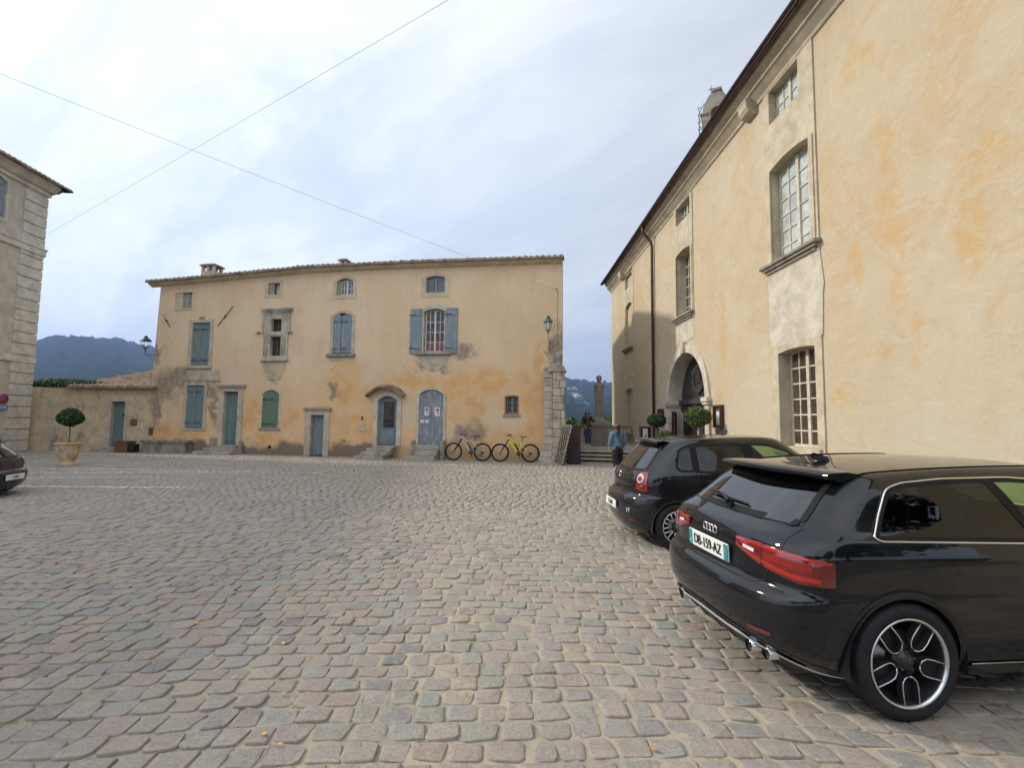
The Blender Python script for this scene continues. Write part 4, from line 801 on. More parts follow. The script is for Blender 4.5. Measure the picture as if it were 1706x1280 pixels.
    mb.box(cx-.22, .41, 3.0, cx+.22, .46, 3.42, .03)
    for i in range(4): mb.box(cx-.2+i*.11, .385, 3.42, cx-.13+i*.11, .46, 3.52)
    for i in range(3): mb.box(cx-.17+i*.13, .39, 3.07, cx-.09+i*.13, .42, 3.36)
    for i in range(14):
        a_ = pi+pi*i/13; mb.rbox((cx+.44*cos(a_), .425, 3.16+.46*sin(a_)), (.09, .06, .09), (0, a_, 0))
    mb.build('carved_shield', 'dark_wood', t)
    mb = MB(); mb.box(cx-r+.02, .30, 2.28, cx+r-.02, .53, 2.46, .02); mb.box(cx-r+.02, .42, 2.05, cx+r-.02, .53, 2.278); mb.build('door_lintel', 'dark_wood', H)
    # doors: left leaf folded out, the rest dark glazed doors
    mb = MB(); mb.box(cx-r+.03, .50, 0, cx+r-.03, .55, 2.05); mb.build('door_opening', 'black', H)
    def leaf(x0, x1, y, ang=0):
        rt = MB(); w = x1-x0
        rt.plate([(0, .05), (w, .05), (w, 2.03), (0, 2.03)], [[(.12, .9), (w-.12, .9), (w-.12, 1.92), (.12, 1.92)]], -.03, .03); rt.box(.16, -.045, .15, w-.16, -.03, .78, .01)
        d = rt.build('door_leaf', 'maroon', H, (x0, y, 0), ang)
        k = MB(); k.box(.115, -.004, .895, w-.115, .004, 1.925); k.build('door_pane', 'pane', d)
        k = MB()
        for i in range(5):
            k.tube([(.13+(w-.26)*i/4, -.012, .91), (w-.13-(w-.26)*i/4, -.012, 1.91)], .010, 5)
        for i in range(4): k.torus(.09, .009, (w/2, -.012, 1.03+i*.25), 'Y', 14, 5)
        k.build('door_grille', 'iron', d)
    leaf(cx-r+.08, cx-r+.98, .2, radians(-28)); leaf(cx-.55, cx+.18, .42); leaf(cx+.2, cx+.95, .42)
    # wall boxes: two menu frames and a grey box
    for Yf, Yn in ((14.42, 13.92), (19.46, 19.0)):
        s0, s1 = cs(Yf), cs(Yn); m = MB(); m.plate([(s0, 1.5), (s1, 1.5), (s1, 2.17), (s0, 2.17)], [[(s0+.06, 1.56), (s1-.06, 1.56), (s1-.06, 2.11), (s0+.06, 2.11)]], -.12, -.002)
        w = m.build('menu_case', 'maroon', None, CA, CR); tag(w, 'dark framed wall case with a white menu, '+('right of the arched portal' if Yf < 18 else 'left of the arched portal by the downpipe'), 'menu case', 'menu cases beside the portal')
        k = MB(); k.box(s0+.06, -.05, 1.56, s1-.06, -.04, 2.11); k.build('backing', 'grey_box', w); k = MB(); k.box(s0+.12, -.06, 1.58, s1-.12, -.052, 1.98); k.build('menu_sheet', 'paper', w)
    tag(MB().box(cs(14.26), -.10, .95, cs(13.78), -.002, 1.45, .01).build('wall_box', 'grey_box', None, CA, CR), 'plain grey box on the wall under the right hand menu case', 'wall box')
    return H
chateau()
def bell_gable():
    # small stone bell-cote standing on the church roof line behind the eaves
    H = empty('bell_gable', (7.50, 17.0, 10.3), radians(-32), 'small stone bell gable with an iron cross above the right roof', 'bell gable')
    w = .50; mb = MB(); mb.plate([(-w, -.6), (w, -.6), (w, 2.75), (w*.85, 3.1), (w*.5, 3.42), (0, 3.55), (-w*.5, 3.42), (-w*.85, 3.1), (-w, 2.75)], [arch(-.19, .19, 1.9, 2.75, .19)], -.25, .25); mb.build('masonry', 'stone_dark', H)
    mb = MB(); mb.box(-w-.06, -.31, 2.72, -.25, .31, 2.82, .02); mb.box(.25, -.31, 2.72, w+.06, .31, 2.82, .02); mb.box(-.14, -.30, 3.50, .20, .30, 3.64, .03); mb.build('coping', 'stone_dark', H)
    b = MB(); b.lathe([(.001, 2.66), (.05, 2.65), (.07, 2.55), (.09, 2.4), (.14, 2.3)], 16); b.build('bell', 'iron', H)
    c = MB(); c.tube([(-.2, 0, 3.4), (-.2, 0, 3.95)], .014, 6); c.tube([(-.29, 0, 3.82), (-.11, 0, 3.82)], .014, 6); c.build('iron_cross', 'iron', H)
    g = MB()
    for i in range(7): z = 1.4+i*.28; g.tube([(-w-.01, -.2, z), (-w-.14, -.2, z+.04), (-w-.14, .2, z+.04), (-w-.01, .2, z)], .012, 5)
    g.tube([(-w-.14, 0, 1.3), (-w-.14, 0, 3.0), (-w+.05, 0, 3.35)], .014, 5); g.build('iron_ladder', 'iron', H)
bell_gable()

# ================================================================ building on the left
LC = (-22.0, 21.95); LR = atan2(1, -.09)
def left_building():
    Lh = 15.0; d = Vector((-.09, 1, 0)).normalized(); o = Vector((LC[0], LC[1], 0))-d*Lh
    H = empty('corner_building', o, LR, 'tall beige building with banded stone corner at the left edge', 'building')
    Ht = 12.35; wx0, wx1 = Lh-3.0, Lh-1.95
    MB().plate([(0, -.1), (Lh-.05, -.1), (Lh-.05, Ht), (0, Ht)], [arch(wx0, wx1, 10.0, 11.65, .12)], 0, .4).build('facade', 'stucco_left', H)
    MB().box(Lh-.45, .402, -.1, Lh-.05, 9, Ht).build('side_wall', 'stucco_left', H); MB().box(0, 8.6, -.1, Lh-.46, 9, Ht).build('rear_wall', 'stucco_left', H); MB().box(0, .402, -.1, .4, 8.59, Ht).build('side_wall', 'stucco_left', H)
    mb = MB(); rs = random.Random(8); z = .0; k = 0
    while z < Ht-.1:
        h = .50; 
        if 3.95 < z+.1 < 4.3 or 9.0 < z+.1 < 9.4: z += .32; continue
        mb.box(Lh-1.15+(rs.uniform(-.02, .02)), -.045, z+.018, Lh+.035, .7, min(z+h, Ht)-.018, .02); z += h; k += 1
    mb.build('quoin_blocks', 'quoin', H)
    mb = MB(); mb.box(0, -.07, 3.98, Lh+.06, .8, 4.26, .01); mb.box(0, -.09, 9.02, Lh+.09, .8, 9.36, .015); mb.box(0, -.13, 9.3, Lh+.13, .8, 9.37, .01); mb.build('string_course', 'quoin', H)
    mb = MB(); mb.box(0, -.10, Ht-.45, Lh+.10, .6, Ht-.30, .01); prof = [(-.0, Ht-.3), (-.18, Ht-.22), (-.32, Ht-.05), (-.42, Ht+.0), (-.42, Ht+.1), (.3, Ht+.1)]
    mb.grid([[(s, y, z) for y, z in prof] for s in (0, 5, 10, Lh+.2)], smooth=False); mb.grid([[(Lh-y, y2, z) for y, z in prof] for y2 in (-.35, 3, 6, 9)], smooth=False); mb.build('cornice', 'quoin', H)
    # hipped roof of canal tiles
    mb = MB(); e = Ht+.12; A = [(-.4, -.62), (Lh+.62, -.62)]; P = []
    n = int((Lh+1)/.24)
    for r in range(14):
        f = r/13; row = []
        for i in range(n*4+1):
            s = -.4+(Lh+1.02)*i/(n*4); lim = Lh+.62-f*5.1; ss = min(s, lim); row.append((ss, -.62+f*5.1, e+f*1.6+.07*abs(sin(pi*i/4))+(.02 if r % 2 else 0)))
        P.append(row)
    mb.grid(P, smooth=False); mb.grid([[(p[0], p[1], e-.05) for p in P[0]], P[0]], smooth=False); mb.grid([[(p[0], p[1], e-.05) for p in P[0]], [(p[0], 0, e-.05) for p in P[0]]], smooth=False)
    Q = []; n = int(10.3/.24)
    for r in range(14):
        f = r/13; row = []
        for i in range(n*4+1):
            t = -.62+10.2*i/(n*4); lo, hi = -.62+f*5.1, 9.6-f*5.1; tt = min(max(t, lo), hi); row.append((Lh+.62-f*5.1, tt, e+f*1.6+.07*abs(sin(pi*i/4))))
        Q.append(row)
    mb.grid(Q, smooth=False); mb.grid([[(p[0], p[1], e-.05) for p in Q[0]], Q[0]], smooth=False); mb.grid([[(p[0], p[1], e-.05) for p in Q[0]], [(Lh, p[1], e-.05) for p in Q[0]]], smooth=False)
    mb.build('roof', 'tile', H)
    surround(H, wx0+.02, wx1-.02, 10.02, 11.64, .11, .12, 'quoin', y0=-.03, y1=.3)
    shutter(H, wx0+.03, wx0+.52, 10.04, 11.66, .05, .06, 'blue_wood'); shutter(H, wx0+.53, wx1-.03, 10.04, 11.66, .05, .06, 'blue_wood')
    MB().tube([(Lh+.25, .5, .1), (Lh+.25, .5, 2.6)], .10, 8).build('drain_pipe', 'lamp_green', H)
    # signs
    s = Lh-1.42; z = 2.32
    sg = empty('no_parking_sign', (0, 0, 0)); sg.location = o; sg.rotation_euler = (0, 0, LR); tag(sg, 'round red and blue no parking sign on the beige building at the left edge', 'sign')
    mb = MB(); mb.lathe([(.001, 0), (.20, 0), (.20, .03), (.001, .03)], 28, (s, -.14, z), axis='Y'); mb.build('sign_disc', 'sign_blue', sg)
    mb = MB(); mb.lathe([(.155, -.006), (.21, -.006), (.215, .02), (.155, .02)], 28, (s, -.15, z), axis='Y'); mb.rbox((s, -.148, z), (.34, .008, .05), (0, radians(45), 0)); mb.build('sign_ring', 'sign_red', sg)
    MB().box(s-.02, -.11, z-.1, s+.02, .0, z+.1).build('sign_bracket', 'iron', sg)
    s2 = empty('direction_plate', o, LR); tag(s2, 'small blue arrow plate under the round no parking sign', 'sign')
    MB().box(s-.26, -.13, z-.46, s+.26, -.11, z-.28, .004).build('plate_frame', 'white', s2); k = MB(); k.box(s-.24, -.134, z-.445, s+.24, -.128, z-.295); k.build('plate_face', 'sign_blue', s2)
    k = MB(); k.rbox((s+.02, -.137, z-.37), (.28, .004, .025)); k.rbox((s+.12, -.137, z-.352), (.09, .004, .022), (0, radians(35), 0)); k.rbox((s+.12, -.137, z-.388), (.09, .004, .022), (0, radians(-35), 0)); k.build('arrow_mark', 'white', s2); MB().box(s-.02, -.11, z-.42, s+.02, .0, z-.3).build('plate_bracket', 'iron', s2)
left_building()

# ================================================================ low house between
def low_house():
    o = Vector((-22.3, 22.3, 0)); H = empty('low_outbuilding', o, radians(1.9), 'low ochre outbuilding with tiled lean-to roof and teal door', 'building')
    MB().plate([(-.1, -.1), (5.45, -.1), (5.45, 2.98), (3.2, 2.95), (1.95, 2.92), (-.1, 2.95)], [arch(3.62, 4.30, .2, 2.34, 0)], 0, .35).build('front_wall', 'stucco_low', H)
    mb = MB(); e = 2.96; n = 18; P = []
    for r in range(12):
        f = r/11; row = []
        for i in range(n*4+1):
            s = 1.75+4.0*i/(n*4); row.append((max(s, 1.75+f*1.4), -.28+f*3.7, e+f*1.15+.07*abs(sin(pi*i/4))+(0 if r % 2 else .025)))
        P.append(row)
    mb.grid(P, smooth=False); mb.grid([[(p[0], p[1], e-.04) for p in P[0]], P[0]], smooth=False); mb.grid([[(p[0], p[1], e-.04) for p in P[0]], [(p[0], .02, e-.04) for p in P[0]]], smooth=False)
    Q = [[(1.75+1.4*r/11-.01, -.28+3.7*r/11, e+1.15*r/11+.05) for r in range(12)], [(1.7-.2*r/11, -.28+3.7*r/11, e+.02) for r in range(12)]]; mb.grid(Q, smooth=False); mb.build('roof', 'tile', H)
    MB().box(1.9, .36, 0, 5.4, 3.3, 2.9).build('rear_wall', 'stucco_low', H)
    surround(H, 3.65, 4.27, .22, 2.32, 0, .14, 'stone', y0=-.02, y1=.3, bot=.0)
    d = MB(); d.box(3.65, .18, .24, 4.27, .23, 2.32); d.box(3.70, .165, .32, 4.22, .181, .8); d = d.build('door', 'door_low', H); MB().box(4.06, .15, 1.62, 4.16, .179, 1.72).build('door_plate', 'black', d)
    mb = MB(); mb.box(3.2, -.5, -.02, 4.4, -.002, .11, .02); mb.box(3.5, -.25, .11, 4.35, -.002, .22, .02); mb.build('door_step', 'steps', H)
    MB().box(4.58, -.04, 1.20, 4.86, -.001, 1.5).build('letter_box', 'brown_box', H)
    # old arch in the wall, far left
    n = 12; r1, r0 = .85, .62; c = (.35, 1.9)
    o_ = [(c[0]+r1*cos(pi/2*i/n), c[1]+r1*sin(pi/2*i/n)) for i in range(n+1)]+[(c[0]+r0*sin(pi/2*i/n), c[1]+r0*cos(pi/2*i/n)) for i in range(n+1)]
    mb = MB(); mb.plate(o_, [], -.03, .02); mb.box(c[0]+r0, -.03, 0, c[0]+r1, .02, 1.9); mb.build('old_arch', 'stone', H)
    # ivy hedge on the wall
    hv = empty('ivy_hedge', o+Vector((1.2, .3, 2.9)), 0, 'green ivy growing along the top of the ochre wall', 'plant')
    leaves(4200, (-.1, .1, .20), (2.0, .5, .27), .065, 'fol_ivy', 'foliage', hv, .2, 4, 9); leaves(500, (1.6, -.1, .10), (.9, .35, .10), .05, 'fol_ivy', 'foliage', hv, .2, 5, 5)
    mb = MB(); mb.tube([(-1.6, .1, .02), (0, .1, .05), (1.5, .0, .03)], .03, 6); mb.build('stem', 'bark', hv)
    # planters against the wall
    b = empty('planter_box', o+Vector((4.75, -.33, 0)), radians(1.9), 'reddish brown square planter box at the left foot of the ochre house', 'planter'); k = MB(); k.plate([(-.27, 0), (.27, 0), (.29, .46), (-.29, .46)], [], -.24, .24); k.box(-.31, -.27, .44, .31, .27, .50, .01); k.build('box', 'brown_box', b); MB().box(-.25, -.22, .47, .25, .22, .505).build('soil', 'soil', b)
    b = empty('planter_box', o+Vector((5.22, -.40, 0)), radians(1.9), 'small black planter box between the brown planter and the stone bench', 'planter'); k = MB(); k.box(-.13, -.15, 0, .13, .15, .34, .01); k.box(-.15, -.17, .32, .15, .17, .37, .008); k.build('box', 'black', b); MB().box(-.12, -.14, .34, .12, .14, .375).build('soil', 'soil', b)
low_house()

# ================================================================ terrace beyond the houses
def terrace():
    a, b = Vector((2.1, 19.7, 0)), Vector((6.3, 19.0, 0)); u = (b-a).normalized(); R = atan2(u.y, u.x)
    mb = MB(); m3 = MB()
    for i in range(3):
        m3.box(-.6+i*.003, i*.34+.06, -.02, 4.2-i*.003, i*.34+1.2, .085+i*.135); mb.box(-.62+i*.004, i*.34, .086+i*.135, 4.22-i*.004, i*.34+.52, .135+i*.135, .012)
    tag(mb.build('terrace_steps', 'stone', None, a, R), kind='structure'); tag(m3.build('terrace_risers', 'riser', None, a, R), kind='structure')  # riser stone colour darkened to paint in the shade under the treads
    m2 = MB(); m2.box(-2, .98, -.02, 3.66, 5.9, .545); tag(m2.build('terrace_floor', 'steps', None, a, R), kind='structure')
    # parapet
    p = empty('parapet_wall', (1.0, 24.2, .54), radians(-2), 'low stone parapet wall at the terrace edge behind the column', 'wall'); k = MB(); k.box(0, 0, 0, 4.95, .35, .80); k.build('masonry', 'stone', p); k = MB(); k.box(-.05, -.06, .80, 4.95, .41, .90, .02); k.build('coping', 'stone_dark', p)
    # herm column on a pedestal
    c = empty('herm_column', (3.98, 21.9, .55), radians(-6), 'weathered stone herm bust on a tapering pillar and square pedestal', 'monument')
    k = MB(); k.box(-.46, -.46, 0, .46, .46, .14, .02); k.box(-.38, -.38, .14, .38, .38, .84, .02); k.box(-.26, -.395, .26, .26, -.37, .74, .01); k.build('pedestal', 'col_stone', c)
    k = MB(); k.box(-.43, -.43, .84, .43, .43, .92, .02); k.box(-.46, -.46, .92, .46, .46, 1.02, .02); k.build('pedestal_cap', 'stone_dark', c)
    def sq(prof): 
        m = MB(); P = []
        for w, z in prof: P.append([(-w, -w, z), (w, -w, z), (w, w, z), (-w, w, z), (-w, -w, z)])
        m.grid(P, smooth=False); return m
    m = sq([(.32, 1.02), (.32, 1.10), (.26, 1.16), (.19, 1.24), (.14, 1.30), (.145, 1.34), (.185, 2.42), (.19, 2.44), (.001, 2.45)])
    for x in (-.07, .07): m.box(x-.03, -.20, 1.45, x+.03, -.15, 2.3, .01)
    m.build('pillar', 'col_stone', c)
    k = MB(); k.lathe([(.19, 2.42), (.215, 2.46), (.20, 2.56), (.22, 2.66), (.25, 2.74), (.19, 2.80), (.075, 2.84), (.06, 2.88)], 16); k.rbox((-.19, 0, 2.72), (.14, .20, .13), bev=.03); k.rbox((.19, 0, 2.72), (.14, .2, .13), bev=.03)
    k.lathe([(.06, 2.86), (.085, 2.92), (.115, 2.98), (.125, 3.05), (.115, 3.13), (.08, 3.18), (.001, 3.20)], 14); k.rbox((0, -.115, 3.02), (.035, .04, .06), bev=.01); k.rbox((0, -.09, 2.92), (.10, .07, .07), bev=.02)
    for i in range(18):
        a_ = i*2.4; k.rbox((.105*cos(a_), .10*sin(a_)+.02, 3.06+.08*((i*7) % 5)/5), (.06, .06, .06), (a_, i, 0), .015)
    k.build('bust', 'stone_dark', c)
    # trees beyond the terrace
    for i, (x, y, zt, r, lab) in enumerate(((3.6, 37, 1.9, 2.6, 'broad green tree top just left of the pedestal beyond the parapet'), (6.8, 40, 1.7, 2.6, 'green tree top beyond the parapet at the foot of the right building'), (9.5, 44, 2.0, 3, 'green tree top beyond the parapet hidden partly by the right building'), (1.8, 42, 2.2, 3.0, 'green tree top beyond the parapet next to the buttress'))):
        t = empty('tree', (x, y, zt-4.6), i, lab, 'tree', 'trees beyond the terrace')
        leaves(5200, (0, 0, 3.1), (r, r*.9, 1.55), .16, 'fol_tree', 'crown', t, .45, 20+i, 16); k = MB(); k.tube([(0, 0, 0), (.1, .05, 1.2), (.05, 0, 2.6)], [.22, .17, .1], 9)
        for j in range(5): a_ = j*1.3; k.tube([(.08, 0, 1.4+j*.2), (r*.5*cos(a_), r*.5*sin(a_), 2.8+.1*j)], [.08, .03], 6)
        k.build('trunk', 'bark', t)
terrace()
def trellis():
    # leaning lattice panel seen on edge, and a dark folded board behind it
    r = empty('lattice_panel', (1.60, 18.55, 0), radians(-72), 'pale diamond lattice trellis leaning beside the corner buttress', 'trellis')
    W_, Hh = .80, 1.50; tilt = .30
    def T(m): return [(x, y+z*tilt*.9, z) for x, y, z in m]
    m = MB(); m.box(0, 0, 0, .05, .04, Hh); m.box(W_-.05, 0, 0, W_, .04, Hh); m.box(0, 0, 0, W_, .04, .05); m.box(0, 0, Hh-.05, W_, .04, Hh); m.v = T(m.v); m.build('frame', 'lattice', r)
    m = MB(); k = .19
    for i in range(-9, 6):
        for sgn in (1, -1):
            pts = []
            for t in np.linspace(0, Hh, 24):
                x = i*k+t if sgn > 0 else W_-(i*k+t)
                if .02 < x < W_-.02: pts.append((x, .02+.012*sgn, t))
            if len(pts) > 1: m.tube([pts[0], pts[-1]], .015, 5)
    m.v = T(m.v); m.build('slats', 'lattice', r)
    m = MB(); m.box(.04, .05, .04, W_-.04, .06, Hh-.04); m.v = T(m.v); m.build('backing', 'lattice_dark', r)
    b = empty('folding_board', (2.18, 18.8, 0), radians(-4), 'dark wooden A-frame board standing between the trellis and the terrace steps', 'board')
    for s_, nm in ((-1, 'panel'), (1, 'panel')):
        m = MB(); m.box(0, -.02, 0, .50, .02, 1.44, .008); m.v = [(x, y+s_*(1.44-z)*.16, z) for x, y, z in m.v]; m.build(nm, 'board', b)
    m = MB(); m.box(.03, -.32, -.0, .48, .3, .06, .01); m.build('foot', 'board', b)
    m = MB(); m.rbox((.37, -.05, .87), (.035, .02, .13)); m.build('paper_tag', 'paper', b)
trellis()

# ================================================================ topiaries, pots, boards
def big_pot():
    r = empty('terracotta_urn', (-14.60, 15.95, 0), .3, 'large pale terracotta urn standing on the cobbles at the left', 'urn')
    m = MB(); m.lathe([(.001, .0), (.27, .0), (.285, .03), (.27, .07), (.245, .12), (.25, .16), (.30, .24), (.355, .36), (.385, .46), (.375, .50), (.385, .53), (.395, .62), (.41, .68), (.455, .70), (.46, .74), (.40, .745), (.37, .70), (.001, .69)], 40)
    m.build('body', 'terracotta', r)
    m = MB()
    for j in range(3):
        a0 = -1.9+j*2.1; P = [(.40*cos(a0+t*.5), .40*sin(a0+t*.5), .60-.11*(1-t*t)) for t in np.linspace(-1, 1, 9)]; m.tube(P, .016, 6); m.rbox((.395*cos(a0), .395*sin(a0), .55), (.09, .09, .09), (0, 0, a0), .02)
    m.build('garland', 'terracotta', r)
    t = empty('topiary_tree', (-14.60, 15.95, .68), 0, 'small clipped dark green mushroom shaped tree growing in the terracotta urn', 'topiary')
    leaves(4200, (0, 0, .87), (.47, .47, .27), .042, 'fol_dark', 'crown', t, .5, 31, 22); leaves(1500, (0, 0, .97), (.38, .38, .24), .040, 'fol_dark', 'crown', t, .5, 32, 8)
    m = MB(); m.tube([(0, 0, -.05), (.01, .01, .3), (0, 0, .7)], [.024, .02, .02], 8); [m.tube([(0, 0, .62), (.25*cos(a), .25*sin(a), .82)], [.014, .006], 5) for a in (0, 1.3, 2.5, 3.8, 5)]; m.build('trunk', 'bark', t)
    leaves(160, (.12, 0, .06), (.20, .2, .06), .035, 'straw', 'underplanting', t, .1, 33); return r, t
UU = big_pot()
for o_ in UU: o_.scale = (.77, .77, 1.0)
def portal_things():
    t = empty('topiary_tree', (5.22, 17.3, 0), 0, 'dark green clipped flat topped tree left of the portal', 'topiary'); leaves(3600, (0, 0, 1.70), (.35, .35, .24), .032, 'fol_dark', 'crown', t, .55, 41, 8); m = MB(); m.tube([(.02, 0, .3), (.03, 0, 1.0), (0, 0, 1.6)], [.05, .05, .04], 8); m.tube([(.03, 0, 1.42), (.22, .0, 1.22), (.36, 0, 1.08)], [.02, .012, .008], 6); m.build('trunk', 'bark', t)
    p = MB(); p.lathe([(.001, 0), (.22, 0), (.29, .40), (.32, .42), (.32, .47), (.27, .46), (.001, .42)], 24); tag(p.build('plant_pot', 'terracotta', None, (5.22, 17.3, 0)), 'terracotta pot under the dark topiary left of the portal', 'pot')
    t = empty('topiary_tree', (5.54, 14.3, 0), 0, 'bright green clipped ball tree in front of the portal', 'topiary'); leaves(3800, (0, 0, 1.80), (.37, .37, .30), .034, 'fol_green', 'crown', t, .5, 42, 10); leaves(500, (0, 0, 1.82), (.41, .41, .33), .034, 'fol_green', 'crown', t, .85, 43, 10); m = MB(); m.tube([(0, 0, .3), (0, .01, 1.0), (0, 0, 1.6)], [.025, .022, .02], 8); m.build('trunk', 'stone_pale', t)
    p = MB(); p.lathe([(.001, 0), (.22, 0), (.29, .40), (.32, .42), (.32, .47), (.27, .46), (.001, .42)], 24); tag(p.build('plant_pot', 'terracotta', None, (5.54, 14.3, 0)), 'terracotta pot under the bright green ball tree in front of the portal', 'pot')
    t = empty('low_shrub', (5.25, 16.4, 0), 0, 'yellow green low shrub under the dark topiary', 'shrub'); leaves(900, (0, 0, 1.15), (.28, .28, .22), .035, 'fol_green', 'foliage', t, .3, 44, 5); k = MB(); k.tube([(0, 0, .0), (0, 0, 1.0)], .02, 6); k.build('stem', 'bark', t)
    e = empty('menu_board', (4.97, 17.9, 0), radians(12), 'dark framed menu board with a white sheet standing by the topiary', 'menu board')
    m = MB(); m.plate([(-.24, .90), (.24, .90), (.24, 1.48), (-.24, 1.48)], [[(-.19, .95), (.19, .95), (.19, 1.43), (-.19, 1.43)]], -.02, .02); m.box(-.24, -.02, 0, -.20, .02, .9); m.box(.20, -.02, 0, .24, .02, .9); m.build('frame', 'brown_box', e)
    m = MB(); m.box(-.19, -.005, .95, .19, .005, 1.43); m.build('backing', 'black', e); m = MB(); m.box(-.11, -.012, .95, .09, -.006, 1.40); s = m.build('menu_sheet', 'paper', e); m = MB(); m.rbox((-.0, -.014, 1.12), (.05, .002, .12)); m.build('print', 'grey_box', s)
portal_things()
# overhead cables
def cable(name, a, b, sag, label, r=.012):
    a, b = Vector(a), Vector(b); pts = [a.lerp(b, t)-Vector((0, 0, sag*4*t*(1-t))) for t in np.linspace(0, 1, 40)]
    tag(MB().tube(pts, r, 6).build(name, 'wire', None), label, 'cable')
cable('overhead_cable', (-21.9, 22.0, 10.15), (6.3, 3.95, 9.84), .05, 'thin overhead cable rising from the left building towards the top of the sky', .0045)
cable('overhead_cable', (1.74, 19.15, 6.95), (-20.55, 4.8, 11.3), .16, 'thin overhead cable from the ochre facade rising to the upper left', .0045)

# plane trees on the near side of the square (their crowns mirror in the car paint)
def square_trees():
    for i, (x, y, h, r) in enumerate(((-13, -13, 9.5, 4.2), (-5.5, -15, 10.5, 4.6), (3.5, -12.5, 10, 4.4), (11, -7.5, 9.5, 4.6))):
        t = empty('plane_tree', (x, y, 0), i*1.1, ('first', 'second', 'third', 'fourth')[i]+' plane tree on the near side of the square', 'tree', 'plane trees on the near side of the square')
        leaves(6500, (0, 0, h-r*.55), (r, r, r*.75), .22, 'fol_tree', 'crown', t, .35, 60+i, 18); k = MB(); k.tube([(0, 0, -.1), (.08, .02, 1.6), (.0, .05, 3.4), (.1, 0, h-r)], [.34, .27, .24, .14], 10)
        for j in range(6): a_ = j*1.05; k.tube([(.04, 0, 2.9+j*.25), (r*.35*cos(a_), r*.35*sin(a_), h-r*1.0), (r*.6*cos(a_), r*.6*sin(a_), h-r*.6)], [.14, .09, .04], 6)
        k.build('trunk', 'bark', t)
square_trees()
# ================================================================ cars
def pchip(xs, ys, x):
    xs = np.asarray(xs, float); ys = np.asarray(ys, float); h = np.diff(xs); d = np.diff(ys)/h; n = len(xs); m = np.zeros(n)
    for i in range(1, n-1):
        if d[i-1]*d[i] > 0: w1 = 2*h[i]+h[i-1]; w2 = h[i]+2*h[i-1]; m[i] = (w1+w2)/(w1/d[i-1]+w2/d[i])
    m[0], m[-1] = d[0], d[-1]; x = np.clip(x, xs[0], xs[-1]); k = np.clip(np.searchsorted(xs, x)-1, 0, n-2); t = (x-xs[k])/h[k]
    return (2*t**3-3*t**2+1)*ys[k]+(t**3-2*t**2+t)*h[k]*m[k]+(-2*t**3+3*t**2)*ys[k+1]+(t**3-t**2)*h[k]*m[k+1]
def inpoly(px, pz, poly):
    c = np.zeros(px.shape, bool); n = len(poly)
    for i in range(n):
        x0, z0 = poly[i]; x1, z1 = poly[(i+1) % n]
        if z0 == z1: continue
        c ^= ((z0 > pz) != (z1 > pz)) & (px < (x1-x0)*(pz-z0)/(z1-z0)+x0)
    return c
